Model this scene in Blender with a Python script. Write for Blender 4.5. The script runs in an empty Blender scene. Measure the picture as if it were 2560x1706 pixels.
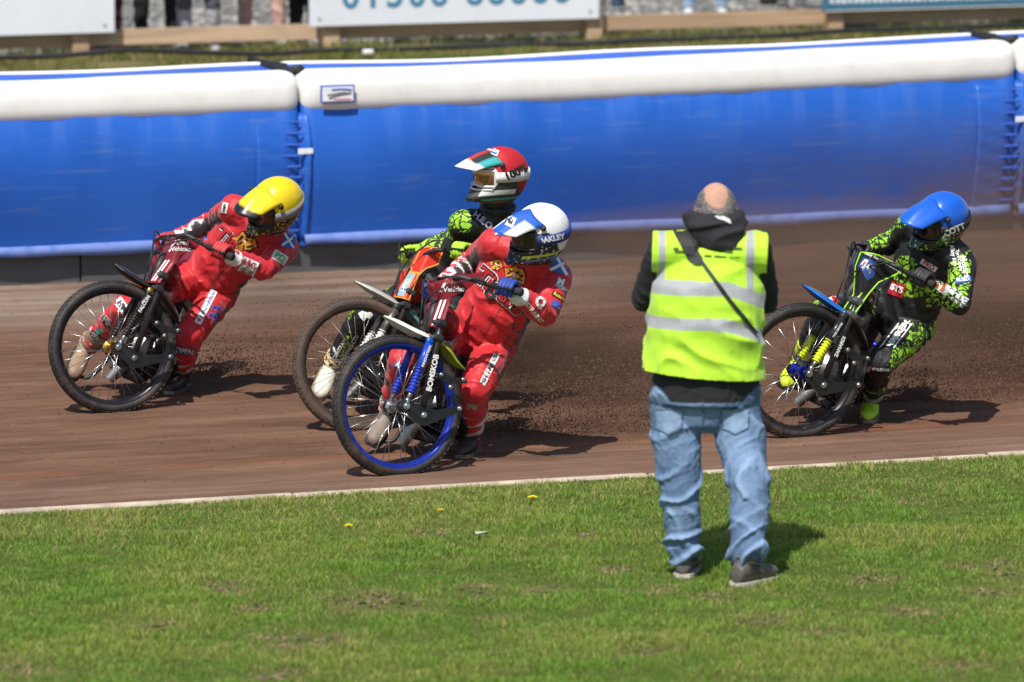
import bpy, bmesh, math, random
import numpy as np
from mathutils import Vector, Matrix
from mathutils.bvhtree import BVHTree

random.seed(7)
RNG = np.random.default_rng(7)
SC = bpy.context.scene
COL = SC.collection
rad = math.radians

# ------------------------------------------------------------------ camera, sky, sun, exposure
PITCH = math.atan(0.13747)
CAM_H = 4.47
cam_data = bpy.data.cameras.new('camera')
cam_data.lens = 200.0
cam_data.sensor_width = 36.0
cam_data.clip_end = 2000.0
cam_data.dof.use_dof = True
cam_data.dof.focus_distance = 28.9
cam_data.dof.aperture_fstop = 2.8
cam = bpy.data.objects.new('view_camera', cam_data)
COL.objects.link(cam)
cam.location = (0, 0, CAM_H)
cam.rotation_euler = (math.pi / 2 - PITCH, 0, 0)
SC.camera = cam

SUN_DIR = np.array([0.31 * math.cos(rad(56)), 0.951 * math.cos(rad(56)), -math.sin(rad(56))])   # the way the light travels
sun_data = bpy.data.lights.new('sun', 'SUN')
sun_data.energy = 4.6
sun_data.angle = rad(0.55)
sun_data.color = (1.0, 0.955, 0.88)
sun = bpy.data.objects.new('sun', sun_data)
COL.objects.link(sun)
sun.rotation_euler = Vector(SUN_DIR).to_track_quat('-Z', 'Y').to_euler()

world = bpy.data.worlds.new('World')
SC.world = world
world.use_nodes = True
wn = world.node_tree
wn.nodes.clear()
sky = wn.nodes.new('ShaderNodeTexSky')
sky.sky_type = 'NISHITA'
sky.sun_disc = False
sky.sun_elevation = rad(56)
sky.sun_rotation = math.atan2(-SUN_DIR[0], -SUN_DIR[1])
sky.air_density = 1.0
sky.dust_density = 1.2
bgn = wn.nodes.new('ShaderNodeBackground')
bgn.inputs['Strength'].default_value = 0.10
wo = wn.nodes.new('ShaderNodeOutputWorld')
wn.links.new(sky.outputs[0], bgn.inputs[0])
wn.links.new(bgn.outputs[0], wo.inputs[0])
SC.view_settings.view_transform = 'Standard'
SC.view_settings.look = 'None'
SC.view_settings.exposure = 0.22
SC.view_settings.gamma = 1.0
SC.view_settings.use_curve_mapping = False
SC.render.engine = 'CYCLES'
SC.cycles.use_denoising = True
SC.cycles.max_bounces = 6

# ------------------------------------------------------------------ frames of reference
TA = rad(19.8)
TD = np.array([math.cos(TA), math.sin(TA), 0.0])      # along the track
QD = np.array([-math.sin(TA), math.cos(TA), 0.0])     # across it, away from the infield
ZD = np.array([0, 0, 1.0])
def W(u, v, z=0.0):
    return TD * u + QD * v + ZD * z
CR = np.array([1.0, 0, 0]); CU = np.array([0, math.sin(PITCH), math.cos(PITCH)]); CF = np.array([0, math.cos(PITCH), -math.sin(PITCH)])
CV = -CF
CP = np.array([0, 0, CAM_H]); FPX = 14222.2
def ray(px, py):
    return CF + CR * ((px - 1280) / FPX) + CU * ((853 - py) / FPX)
def at(px, py, Y):
    d = ray(px, py); return CP + d * (Y / d[1])
def gnd(px, py, z=0.0):
    d = ray(px, py); return CP + d * ((z - CAM_H) / d[2])
def unit(v):
    v = np.asarray(v, float); return v / np.linalg.norm(v)
def rot(ax, a, v):
    ax = unit(ax); v = np.asarray(v, float)
    return v * math.cos(a) + np.cross(ax, v) * math.sin(a) + ax * (ax @ v) * (1 - math.cos(a))
def srgb(h):
    h = h.lstrip('#'); o = []
    for i in (0, 2, 4):
        c = int(h[i:i + 2], 16) / 255
        o.append(c / 12.92 if c <= 0.04045 else ((c + 0.055) / 1.055) ** 2.4)
    return tuple(o)

# ------------------------------------------------------------------ materials
def new_mat(name):
    m = bpy.data.materials.new(name); m.use_nodes = True
    nt = m.node_tree
    b = nt.nodes['Principled BSDF']
    return m, nt, b
def nd(nt, typ, **kw):
    n = nt.nodes.new(typ)
    for k, v in kw.items():
        if k.startswith('i_'):
            n.inputs[k[2:].replace('_', ' ')].default_value = v
        else:
            setattr(n, k, v)
    return n
MATS = {}
def pm(name, col, rough=0.5, metal=0.0, var=0.12, scale=18.0, bump=0.0, bscale=None, coat=0.0, sheen=0.0, dirt=0.0, stretch=None):
    """plain procedural material: colour broken up by noise, rough relief, optional brown grime"""
    if name in MATS: return MATS[name]
    m, nt, b = new_mat(name)
    tc = nd(nt, 'ShaderNodeTexCoord')
    src = tc.outputs['Object']
    if stretch:
        mp = nd(nt, 'ShaderNodeMapping'); mp.inputs['Scale'].default_value = stretch[:3]
        if len(stretch) > 3: mp.inputs['Rotation'].default_value = (0, 0, stretch[3])
        nt.links.new(src, mp.inputs[0]); src = mp.outputs[0]
    nz = nd(nt, 'ShaderNodeTexNoise', i_Scale=scale, i_Detail=5.0, i_Roughness=0.6)
    nt.links.new(src, nz.inputs['Vector'])
    mr = nd(nt, 'ShaderNodeMapRange'); mr.inputs[3].default_value = 1 - var; mr.inputs[4].default_value = 1 + var
    mr.inputs[1].default_value = 0.3; mr.inputs[2].default_value = 0.7
    nt.links.new(nz.outputs[0], mr.inputs[0])
    mx = nd(nt, 'ShaderNodeMix', data_type='RGBA', blend_type='MULTIPLY'); mx.inputs[0].default_value = 1
    mx.inputs[6].default_value = (*col, 1); nt.links.new(mr.outputs[0], mx.inputs[7])
    out = mx.outputs[2]
    if dirt:
        dz = nd(nt, 'ShaderNodeTexNoise', i_Scale=9.0, i_Detail=8.0, i_Roughness=0.7)
        nt.links.new(tc.outputs['Object'], dz.inputs['Vector'])
        dr = nd(nt, 'ShaderNodeMapRange'); dr.inputs[1].default_value = 0.48; dr.inputs[2].default_value = 0.72; dr.inputs[4].default_value = dirt
        nt.links.new(dz.outputs[0], dr.inputs[0])
        md = nd(nt, 'ShaderNodeMix', data_type='RGBA'); md.inputs[7].default_value = (0.13, 0.075, 0.048, 1)
        nt.links.new(dr.outputs[0], md.inputs[0]); nt.links.new(out, md.inputs[6]); out = md.outputs[2]
    nt.links.new(out, b.inputs['Base Color'])
    rr = nd(nt, 'ShaderNodeMapRange'); rr.inputs[3].default_value = max(0, rough - 0.1); rr.inputs[4].default_value = min(1, rough + 0.12)
    nt.links.new(nz.outputs[0], rr.inputs[0]); nt.links.new(rr.outputs[0], b.inputs['Roughness'])
    b.inputs['Metallic'].default_value = metal
    b.inputs['Coat Weight'].default_value = coat
    b.inputs['Sheen Weight'].default_value = sheen
    if bump:
        bz = nd(nt, 'ShaderNodeTexNoise', i_Scale=bscale or scale * 3, i_Detail=6.0, i_Roughness=0.65)
        nt.links.new(src, bz.inputs['Vector'])
        bp = nd(nt, 'ShaderNodeBump', i_Strength=bump, i_Distance=0.01)
        nt.links.new(bz.outputs[0], bp.inputs['Height']); nt.links.new(bp.outputs[0], b.inputs['Normal'])
    MATS[name] = m
    return m
def vcol_mat(name, rough=0.55, pattern=None, bump=0.25, bscale=60.0, var=0.12, sheen=0.0, coat=0.0, dirt=0.0, crumple=None):
    """material that takes its base colour from the colour attribute 'col'; alpha below one blends in a printed cell pattern"""
    if name in MATS: return MATS[name]
    m, nt, b = new_mat(name)
    at_ = nd(nt, 'ShaderNodeAttribute', attribute_name='col')
    tc = nd(nt, 'ShaderNodeTexCoord')
    out = at_.outputs['Color']
    if pattern:
        wz = nd(nt, 'ShaderNodeTexNoise', i_Scale=14.0, i_Detail=2.0)
        nt.links.new(tc.outputs['Object'], wz.inputs['Vector'])
        wm = nd(nt, 'ShaderNodeMix', data_type='RGBA', blend_type='LINEAR_LIGHT'); wm.inputs[0].default_value = 0.06
        nt.links.new(tc.outputs['Object'], wm.inputs[6]); nt.links.new(wz.outputs['Color'], wm.inputs[7])
        vo = nd(nt, 'ShaderNodeTexVoronoi', feature='DISTANCE_TO_EDGE', i_Scale=pattern[2])
        nt.links.new(wm.outputs[2], vo.inputs['Vector'])
        st = nd(nt, 'ShaderNodeMapRange'); st.inputs[1].default_value = pattern[3]; st.inputs[2].default_value = pattern[3] + 0.05
        nt.links.new(vo.outputs['Distance'], st.inputs[0])
        mp_ = nd(nt, 'ShaderNodeMix', data_type='RGBA'); mp_.inputs[6].default_value = (*pattern[1], 1); mp_.inputs[7].default_value = (*pattern[0], 1)
        nt.links.new(st.outputs[0], mp_.inputs[0])
        ma = nd(nt, 'ShaderNodeMix', data_type='RGBA')
        nt.links.new(at_.outputs['Alpha'], ma.inputs[0]); nt.links.new(mp_.outputs[2], ma.inputs[6]); nt.links.new(out, ma.inputs[7])
        out = ma.outputs[2]
    nz = nd(nt, 'ShaderNodeTexNoise', i_Scale=25.0, i_Detail=6.0)
    nt.links.new(tc.outputs['Object'], nz.inputs['Vector'])
    mr = nd(nt, 'ShaderNodeMapRange'); mr.inputs[3].default_value = 1 - var; mr.inputs[4].default_value = 1 + var
    mr.inputs[1].default_value = 0.3; mr.inputs[2].default_value = 0.7
    nt.links.new(nz.outputs[0], mr.inputs[0])
    mx = nd(nt, 'ShaderNodeMix', data_type='RGBA', blend_type='MULTIPLY'); mx.inputs[0].default_value = 1
    nt.links.new(out, mx.inputs[6]); nt.links.new(mr.outputs[0], mx.inputs[7])
    out = mx.outputs[2]
    if dirt:
        dz = nd(nt, 'ShaderNodeTexNoise', i_Scale=7.0, i_Detail=9.0, i_Roughness=0.72)
        nt.links.new(tc.outputs['Object'], dz.inputs['Vector'])
        dr = nd(nt, 'ShaderNodeMapRange'); dr.inputs[1].default_value = 0.5; dr.inputs[2].default_value = 0.74; dr.inputs[4].default_value = dirt
        nt.links.new(dz.outputs[0], dr.inputs[0])
        md = nd(nt, 'ShaderNodeMix', data_type='RGBA'); md.inputs[7].default_value = (0.13, 0.075, 0.048, 1)
        nt.links.new(dr.outputs[0], md.inputs[0]); nt.links.new(out, md.inputs[6]); out = md.outputs[2]
    nt.links.new(out, b.inputs['Base Color'])
    b.inputs['Roughness'].default_value = rough
    b.inputs['Sheen Weight'].default_value = sheen
    b.inputs['Coat Weight'].default_value = coat
    bz = nd(nt, 'ShaderNodeTexNoise', i_Scale=bscale, i_Detail=5.0)
    nt.links.new(tc.outputs['Object'], bz.inputs['Vector'])
    bp = nd(nt, 'ShaderNodeBump', i_Strength=bump, i_Distance=0.006)
    nt.links.new(bz.outputs[0], bp.inputs['Height'])
    if crumple:      # broad soft creases in cloth
        w0 = nd(nt, 'ShaderNodeTexNoise', i_Scale=crumple[0] * .5, i_Detail=2.0); nt.links.new(tc.outputs['Object'], w0.inputs['Vector'])
        wl = nd(nt, 'ShaderNodeMix', data_type='RGBA', blend_type='LINEAR_LIGHT'); wl.inputs[0].default_value = .12; nt.links.new(tc.outputs['Object'], wl.inputs[6]); nt.links.new(w0.outputs['Color'], wl.inputs[7])
        c0 = nd(nt, 'ShaderNodeTexNoise', i_Scale=crumple[0], i_Detail=3.0, i_Roughness=.55); c0.noise_type = 'RIDGED_MULTIFRACTAL' if hasattr(c0, 'noise_type') else None
        nt.links.new(wl.outputs[2], c0.inputs['Vector'])
        b2 = nd(nt, 'ShaderNodeBump', i_Strength=crumple[1], i_Distance=.02); nt.links.new(c0.outputs[0], b2.inputs['Height']); nt.links.new(bp.outputs[0], b2.inputs['Normal']); nt.links.new(b2.outputs[0], b.inputs['Normal'])
    else: nt.links.new(bp.outputs[0], b.inputs['Normal'])
    MATS[name] = m
    return m

# ------------------------------------------------------------------ objects
BASE = {}
def tag(o, label=None, cat=None, group=None, kind=None):
    if label: o['label'] = label
    if cat: o['category'] = cat
    if group: o['group'] = group
    if kind: o['kind'] = kind
    return o
def empty(name, loc):
    o = bpy.data.objects.new(name, None); COL.objects.link(o)
    o.empty_display_size = 0.1
    o.location = loc; BASE[o.name] = np.asarray(loc, float)
    return o
def link_mesh(name, me, mats, parent=None, smooth=True, loc=None):
    """me holds WORLD coordinates; the object is put at loc (or its parent's base)"""
    base = BASE[parent.name] if parent is not None else (np.zeros(3) if loc is None else np.asarray(loc, float))
    if base.any():
        n = len(me.vertices); co = np.empty(n * 3, np.float32); me.vertices.foreach_get('co', co)
        me.vertices.foreach_set('co', (co.reshape(-1, 3) - base).astype(np.float32).ravel())
    o = bpy.data.objects.new(name, me); COL.objects.link(o)
    for m in (mats if isinstance(mats, (list, tuple)) else [mats]): me.materials.append(m)
    if smooth is not None and len(me.polygons):
        me.polygons.foreach_set('use_smooth', np.full(len(me.polygons), bool(smooth)))
    if parent is not None: o.parent = parent
    else: o.location = base
    BASE[o.name] = base
    me.update()
    return o

def frames_along(pts):
    pts = np.asarray(pts, float); n = len(pts)
    tang = np.gradient(pts, axis=0); tang /= np.linalg.norm(tang, axis=1)[:, None] + 1e-12
    r = np.array([0, 0, 1.0]) if abs(tang[0][2]) < 0.9 else np.array([1.0, 0, 0])
    a = unit(np.cross(tang[0], r)); A = []
    for i in range(n):
        a = a - tang[i] * (a @ tang[i]); a = unit(a); A.append(a.copy())
    A = np.array(A); B = np.cross(tang, A)
    return pts, tang, A, B
def catmull(P, k=6):
    P = [np.asarray(p, float) for p in P]; out = []
    Q = [2 * P[0] - P[1]] + P + [2 * P[-1] - P[-2]]
    for i in range(1, len(Q) - 2):
        for j in range(k):
            t = j / k
            out.append(0.5 * ((2 * Q[i]) + (-Q[i - 1] + Q[i + 1]) * t + (2 * Q[i - 1] - 5 * Q[i] + 4 * Q[i + 1] - Q[i + 2]) * t * t + (-Q[i - 1] + 3 * Q[i] - 3 * Q[i + 1] + Q[i + 2]) * t ** 3))
    out.append(P[-1]); return out

class MB:
    """collects shapes (in a local frame given by xf) into one mesh"""
    def __init__(s, xf=None): s.v = []; s.f = []; s.n = 0; s.xf = xf; s.mi = []; s.cur = 0
    def add(s, v, f):
        v = np.asarray(v, float).reshape(-1, 3)
        if s.xf is not None: v = s.xf(v)
        s.v.append(v); s.f += [tuple(int(i) + s.n for i in q) for q in f]; s.mi += [s.cur] * len(f); s.n += len(v); return s
    def box(s, c, size, ax=None):
        c = np.asarray(c, float); h = np.asarray(size, float) / 2
        ax = np.eye(3) if ax is None else np.asarray(ax, float)
        v = [c + ax[0] * h[0] * i + ax[1] * h[1] * j + ax[2] * h[2] * k for i in (-1, 1) for j in (-1, 1) for k in (-1, 1)]
        return s.add(v, [(0, 1, 3, 2), (4, 6, 7, 5), (0, 4, 5, 1), (2, 3, 7, 6), (0, 2, 6, 4), (1, 5, 7, 3)])
    def bbox(s, c, size, bev=0.01, ax=None):
        """box with chamfered edges"""
        c = np.asarray(c, float); h = np.asarray(size, float) / 2
        ax = np.eye(3) if ax is None else np.asarray(ax, float)
        bm = bmesh.new(); bmesh.ops.create_cube(bm, size=2)
        for w in bm.verts: w.co = Vector((w.co.x * h[0], w.co.y * h[1], w.co.z * h[2]))
        bmesh.ops.bevel(bm, geom=list(bm.edges), offset=bev, segments=2, affect='EDGES', profile=0.5)
        v = np.array([w.co[:] for w in bm.verts]); bm.verts.index_update()
        f = [[w.index for w in q.verts] for q in bm.faces]; bm.free()
        return s.add(c + v @ ax, f)
    def tube(s, pts, r, seg=10, cap=True, ell=None):
        pts, T, A, B = frames_along(pts); n = len(pts)
        r = np.broadcast_to(np.asarray(r, float), (n,)) if np.ndim(r) < 2 else np.asarray(r)
        ang = np.arange(seg) / seg * 2 * math.pi; v = []
        for i in range(n):
            rr = r[i]; e = 1.0 if ell is None else ell
            v += [pts[i] + rr * (math.cos(a) * A[i] + math.sin(a) * e * B[i]) for a in ang]
        f = [(i * seg + j, i * seg + (j + 1) % seg, (i + 1) * seg + (j + 1) % seg, (i + 1) * seg + j) for i in range(n - 1) for j in range(seg)]
        if cap: f += [tuple(range(seg))[::-1], tuple((n - 1) * seg + j for j in range(seg))]
        return s.add(v, f)
    def rings(s, rs, seg=20, cap=True):
        """rs: (centre, half-axis vector a, half-axis vector b)"""
        ang = np.arange(seg) / seg * 2 * math.pi; v = []
        for c, a, b in rs:
            v += [np.asarray(c) + math.cos(t) * np.asarray(a) + math.sin(t) * np.asarray(b) for t in ang]
        n = len(rs)
        f = [(i * seg + j, i * seg + (j + 1) % seg, (i + 1) * seg + (j + 1) % seg, (i + 1) * seg + j) for i in range(n - 1) for j in range(seg)]
        if cap: f += [tuple(range(seg))[::-1], tuple((n - 1) * seg + j for j in range(seg))]
        return s.add(v, f)
    def sphere(s, c, r, seg=14, ax=None):
        r = np.broadcast_to(np.asarray(r, float), (3,)); ax = np.eye(3) if ax is None else np.asarray(ax)
        v = []; nr = seg // 2 + 1
        for i in range(nr):
            el = -math.pi / 2 + math.pi * (i + 0.5) / nr
            for j in range(seg):
                a = 2 * math.pi * j / seg
                d = np.array([math.cos(el) * math.cos(a), math.cos(el) * math.sin(a), math.sin(el)]) * r
                v.append(np.asarray(c) + d @ ax)
        f = [(i * seg + j, i * seg + (j + 1) % seg, (i + 1) * seg + (j + 1) % seg, (i + 1) * seg + j) for i in range(nr - 1) for j in range(seg)]
        f += [tuple(range(seg))[::-1], tuple((nr - 1) * seg + j for j in range(seg))]
        return s.add(v, f)
    def lathe(s, prof, c, ax, seg=48, closed=True):
        """prof: (radius, along axis) turned round axis ax through c"""
        ax = unit(ax); a = unit(np.cross(ax, [0.31, 0.87, 0.21])); b = np.cross(ax, a); m = len(prof); v = []
        for j in range(seg):
            t = 2 * math.pi * j / seg; d = a * math.cos(t) + b * math.sin(t)
            v += [np.asarray(c) + d * p[0] + ax * p[1] for p in prof]
        k = m if closed else m - 1
        f = [(j * m + i, j * m + (i + 1) % m, ((j + 1) % seg) * m + (i + 1) % m, ((j + 1) % seg) * m + i) for j in range(seg) for i in range(k)]
        return s.add(v, f)
    def plate(s, poly, o, ex, ey, th):
        """flat outline extruded by th along ex x ey, centred on the plane"""
        o = np.asarray(o, float); ex = np.asarray(ex, float); ey = np.asarray(ey, float); nn = unit(np.cross(ex, ey)); m = len(poly)
        v = [o + ex * p[0] + ey * p[1] + nn * th / 2 for p in poly] + [o + ex * p[0] + ey * p[1] - nn * th / 2 for p in poly]
        f = [tuple(range(m)), tuple(range(2 * m - 1, m - 1, -1))] + [(i, m + i, m + (i + 1) % m, (i + 1) % m) for i in range(m)]
        return s.add(v, f)
    def strip(s, left, right, th_vec):
        """sheet between two polylines with thickness th_vec (vector per point or one)"""
        L = np.asarray(left, float); Rr = np.asarray(right, float); n = len(L); th = np.broadcast_to(np.asarray(th_vec, float), (n, 3))
        v = np.concatenate([L, Rr, Rr - th, L - th]); f = []
        for i in range(n - 1):
            for a, b in ((0, 1), (1, 2), (2, 3), (3, 0)):
                f.append((a * n + i, b * n + i, b * n + i + 1, a * n + i + 1))
        f += [(0, 3 * n, 2 * n, n), (n - 1, 2 * n - 1, 3 * n - 1, 4 * n - 1)]
        return s.add(v, f)
    def mesh(s, name='m'):
        me = bpy.data.meshes.new(name)
        me.from_pydata(np.concatenate(s.v).tolist(), [], s.f)
        if any(s.mi): me.polygons.foreach_set('material_index', s.mi)
        bm = bmesh.new(); bm.from_mesh(me); bmesh.ops.recalc_face_normals(bm, faces=bm.faces); bm.to_mesh(me); bm.free()
        return me
    def build(s, name, mats, parent=None, smooth=False, loc=None):
        o = link_mesh(name, s.mesh(name), mats, parent, smooth, loc)
        if smooth == 'auto':
            pass
        return o
def shade(o, ang=35):
    """smooth shading with sharp creases"""
    me = o.data
    bm = bmesh.new(); bm.from_mesh(me)
    for e in bm.edges:
        e.smooth = not (len(e.link_faces) == 2 and e.calc_face_angle(0) > rad(ang))
    for f in bm.faces: f.smooth = True
    bm.to_mesh(me); bm.free()
    return o
def raw_mesh(name, v, f3, mats, parent=None, smooth=False, loc=None):
    """big triangle or quad soup straight from arrays"""
    v = np.asarray(v, np.float32); f3 = np.asarray(f3, np.int32); k = f3.shape[1]
    me = bpy.data.meshes.new(name)
    me.vertices.add(len(v)); me.vertices.foreach_set('co', v.ravel())
    me.loops.add(f3.size); me.loops.foreach_set('vertex_index', f3.ravel())
    me.polygons.add(len(f3)); me.polygons.foreach_set('loop_start', np.arange(0, f3.size, k, dtype=np.int32))
    me.update(calc_edges=True)
    return link_mesh(name, me, mats, parent, smooth, loc)
def set_col(me, rgba):
    a = me.color_attributes.new('col', 'FLOAT_COLOR', 'POINT')
    a.data.foreach_set('color', np.asarray(rgba, np.float32).ravel())
def remeshed(mb, voxel, smooth=4, fac=0.5):
    """union of the shapes in mb as one continuous smoothed skin"""
    me = mb.mesh('tmp'); o = bpy.data.objects.new('tmp', me); COL.objects.link(o)
    r = o.modifiers.new('r', 'REMESH'); r.mode = 'VOXEL'; r.voxel_size = voxel
    if smooth:
        s = o.modifiers.new('s', 'SMOOTH'); s.factor = fac; s.iterations = smooth
    dg = bpy.context.evaluated_depsgraph_get()
    out = bpy.data.meshes.new_from_object(o.evaluated_get(dg))
    bpy.data.objects.remove(o); bpy.data.meshes.remove(me)
    return out
def vco(me):
    a = np.empty(len(me.vertices) * 3, np.float32); me.vertices.foreach_get('co', a); return a.reshape(-1, 3).astype(float)
def vno(me):
    a = np.empty(len(me.vertices) * 3, np.float32); me.vertices.foreach_get('normal', a); return a.reshape(-1, 3).astype(float)
def set_vco(me, c):
    me.vertices.foreach_set('co', np.asarray(c, np.float32).ravel()); me.update()
def wob(P, f, seed=0):
    """smooth pseudo-noise of position in about -1..1"""
    r = np.random.default_rng(seed); o = 0
    for k in range(5):
        d = r.normal(size=3); d = d / np.linalg.norm(d); ff = f * (0.6 + 1.1 * r.random())
        o = o + np.sin(P @ d * ff + r.random() * 6.28 + 1.3 * np.sin(P @ np.roll(d, 1) * ff * 0.7))
    return o / 3.0
def sm(x, a, b):
    t = np.clip((x - a) / (b - a), 0, 1); return t * t * (3 - 2 * t)

# ------------------------------------------------------------------ noise on a lattice (for relief and scatter)
def lattice(u, v, seed):
    r = np.random.default_rng(seed); G = r.random((256, 256))
    iu = np.floor(u).astype(int); iv = np.floor(v).astype(int); fu = u - iu; fv = v - iv
    fu = fu * fu * (3 - 2 * fu); fv = fv * fv * (3 - 2 * fv)
    g = lambda a, b: G[a % 256, b % 256]
    return (g(iu, iv) * (1 - fu) + g(iu + 1, iv) * fu) * (1 - fv) + (g(iu, iv + 1) * (1 - fu) + g(iu + 1, iv + 1) * fu) * fv - 0.5
def fbm(u, v, su, sv, octv=4, seed=1):
    o = 0; a = 1.0
    for k in range(octv):
        o = o + a * lattice(u / su * 2 ** k + 17.3 * k, v / sv * 2 ** k + 5.1 * k, seed + k); a *= 0.55
    return o
def in_track(o):
    o.rotation_euler = (0, 0, TA); return o
def t_empty(name, u, v, z=0.0):
    """Empty in the track's own frame: children are given in (u, v, z)"""
    o = empty(name, W(u, v, z)); BASE[o.name] = np.array([u, v, z], float); o.rotation_euler = (0, 0, TA); return o
def grid_mesh(us, vs, zf):
    U_, V_ = np.meshgrid(us, vs, indexing='ij'); Z_ = zf(U_, V_)
    v = np.stack([U_, V_, Z_], -1).reshape(-1, 3); nu, nv = len(us), len(vs)
    i = np.arange(nu - 1)[:, None] * nv + np.arange(nv - 1)[None]
    f = np.stack([i, i + nv, i + nv + 1, i + 1], -1).reshape(-1, 4)
    return v, f

V_EDGE, V_FENCE = 25.74, 33.98

# ------------------------------------------------------------------ ground materials
def ramp(nt, src, stops):
    r = nd(nt, 'ShaderNodeValToRGB'); el = r.color_ramp.elements
    el[0].position, el[0].color = stops[0][0], (*stops[0][1], 1)
    el[1].position, el[1].color = stops[-1][0], (*stops[-1][1], 1)
    for p, c in stops[1:-1]:
        e = el.new(p); e.color = (*c, 1)
    nt.links.new(src, r.inputs[0]); return r.outputs[0]
def mixc(nt, fac, a, b, mode='MIX'):
    m = nd(nt, 'ShaderNodeMix', data_type='RGBA', blend_type=mode)
    for i, x in ((0, fac), (6, a), (7, b)):
        if isinstance(x, (int, float)): m.inputs[i].default_value = x
        elif isinstance(x, tuple): m.inputs[i].default_value = (*x, 1)
        else: nt.links.new(x, m.inputs[i])
    return m.outputs[2]
def mrange(nt, src, a, b, c=0.0, d=1.0):
    m = nd(nt, 'ShaderNodeMapRange')
    for i, x in ((1, a), (2, b), (3, c), (4, d)): m.inputs[i].default_value = x
    nt.links.new(src, m.inputs[0]); return m.outputs[0]
def noise(nt, vec, scale, detail=5.0, rough=0.6, stretch=None):
    if stretch:
        mp = nd(nt, 'ShaderNodeMapping'); mp.inputs['Scale'].default_value = stretch; nt.links.new(vec, mp.inputs[0]); vec = mp.outputs[0]
    n = nd(nt, 'ShaderNodeTexNoise', i_Scale=scale, i_Detail=detail, i_Roughness=rough); nt.links.new(vec, n.inputs['Vector']); return n.outputs[0]

def dirt_material():
    m, nt, b = new_mat('track_shale')
    tc = nd(nt, 'ShaderNodeTexCoord'); ob = tc.outputs['Object']
    streak = noise(nt, ob, 1.0, 7.0, 0.62, (0.5, 9.0, 1.0))
    fine = noise(nt, ob, 1.0, 6.0, 0.7, (6.0, 70.0, 20.0))
    grain = noise(nt, ob, 160.0, 4.0, 0.7)
    base = ramp(nt, streak, [(0.25, (0.112, 0.059, 0.036)), (0.5, (0.152, 0.083, 0.053)), (0.75, (0.205, 0.122, 0.083))])
    base = mixc(nt, 1.0, base, ramp(nt, fine, [(0.25, (0.84, 0.84, 0.84)), (0.75, (1.14, 1.13, 1.12))]), 'MULTIPLY')
    base = mixc(nt, 0.7, base, ramp(nt, grain, [(0.3, (0.7, 0.68, 0.66)), (0.7, (1.28, 1.28, 1.28))]), 'MULTIPLY')
    base = mixc(nt, 1.0, base, ramp(nt, noise(nt, ob, 1.0, 6.0, 0.62, (0.9, 2.6, 1.0)), [(0.34, (0.74, 0.72, 0.70)), (0.5, (1.0, 1.0, 1.0)), (0.68, (1.2, 1.2, 1.2))]), 'MULTIPLY')
    sx = nd(nt, 'ShaderNodeSeparateXYZ'); nt.links.new(ob, sx.inputs[0])
    churn = nd(nt, 'ShaderNodeMath', operation='MULTIPLY'); nt.links.new(mrange(nt, sx.outputs['X'], 9.6, 12.2), churn.inputs[0]); nt.links.new(mrange(nt, sx.outputs['Y'], 26.9, 28.0, 0.0, 0.9), churn.inputs[1])
    base = mixc(nt, churn.outputs[0], base, mixc(nt, 1.0, base, (0.72, 0.69, 0.66), 'MULTIPLY'))      # freshly dug, damp shale
    # packed, drier and paler shale out by the fence on the left, a damp red line by the inside edge
    pale = noise(nt, ob, 1.0, 4.0, 0.5, (0.35, 2.5, 1.0))
    pv = mrange(nt, sx.outputs['Y'], 31.4, 33.2); pu = mrange(nt, sx.outputs['X'], 13.6, 10.4)
    mm = nd(nt, 'ShaderNodeMath', operation='MULTIPLY'); nt.links.new(pv, mm.inputs[0]); nt.links.new(pu, mm.inputs[1])
    mm2 = nd(nt, 'ShaderNodeMath', operation='MULTIPLY'); nt.links.new(mm.outputs[0], mm2.inputs[0]); nt.links.new(mrange(nt, pale, 0.32, 0.6), mm2.inputs[1])
    base = mixc(nt, mm2.outputs[0], base, (0.31, 0.24, 0.185))
    ev = mrange(nt, sx.outputs['Y'], 26.9, 26.2); 
    base = mixc(nt, ev, base, mixc(nt, 1.0, base, (1.2, 1.3, 1.38), 'MULTIPLY'))
    r1 = mrange(nt, sx.outputs['Y'], 26.62, 26.72); r2 = mrange(nt, sx.outputs['Y'], 26.86, 26.74)
    rm = nd(nt, 'ShaderNodeMath', operation='MULTIPLY'); nt.links.new(r1, rm.inputs[0]); nt.links.new(r2, rm.inputs[1])
    rm2 = nd(nt, 'ShaderNodeMath', operation='MULTIPLY'); nt.links.new(rm.outputs[0], rm2.inputs[0]); nt.links.new(mrange(nt, fine, 0.4, 0.75, 0.0, 0.8), rm2.inputs[1])
    base = mixc(nt, rm2.outputs[0], base, (0.26, 0.075, 0.028))
    nt.links.new(base, b.inputs['Base Color'])
    b.inputs['Roughness'].default_value = 0.95
    b.inputs['Specular IOR Level'].default_value = 0.15
    hb = nd(nt, 'ShaderNodeMath', operation='ADD'); nt.links.new(grain, hb.inputs[0]); nt.links.new(fine, hb.inputs[1])
    bp = nd(nt, 'ShaderNodeBump', i_Strength=0.6, i_Distance=0.008); nt.links.new(hb.outputs[0], bp.inputs['Height']); nt.links.new(bp.outputs[0], b.inputs['Normal'])
    return m
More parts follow.
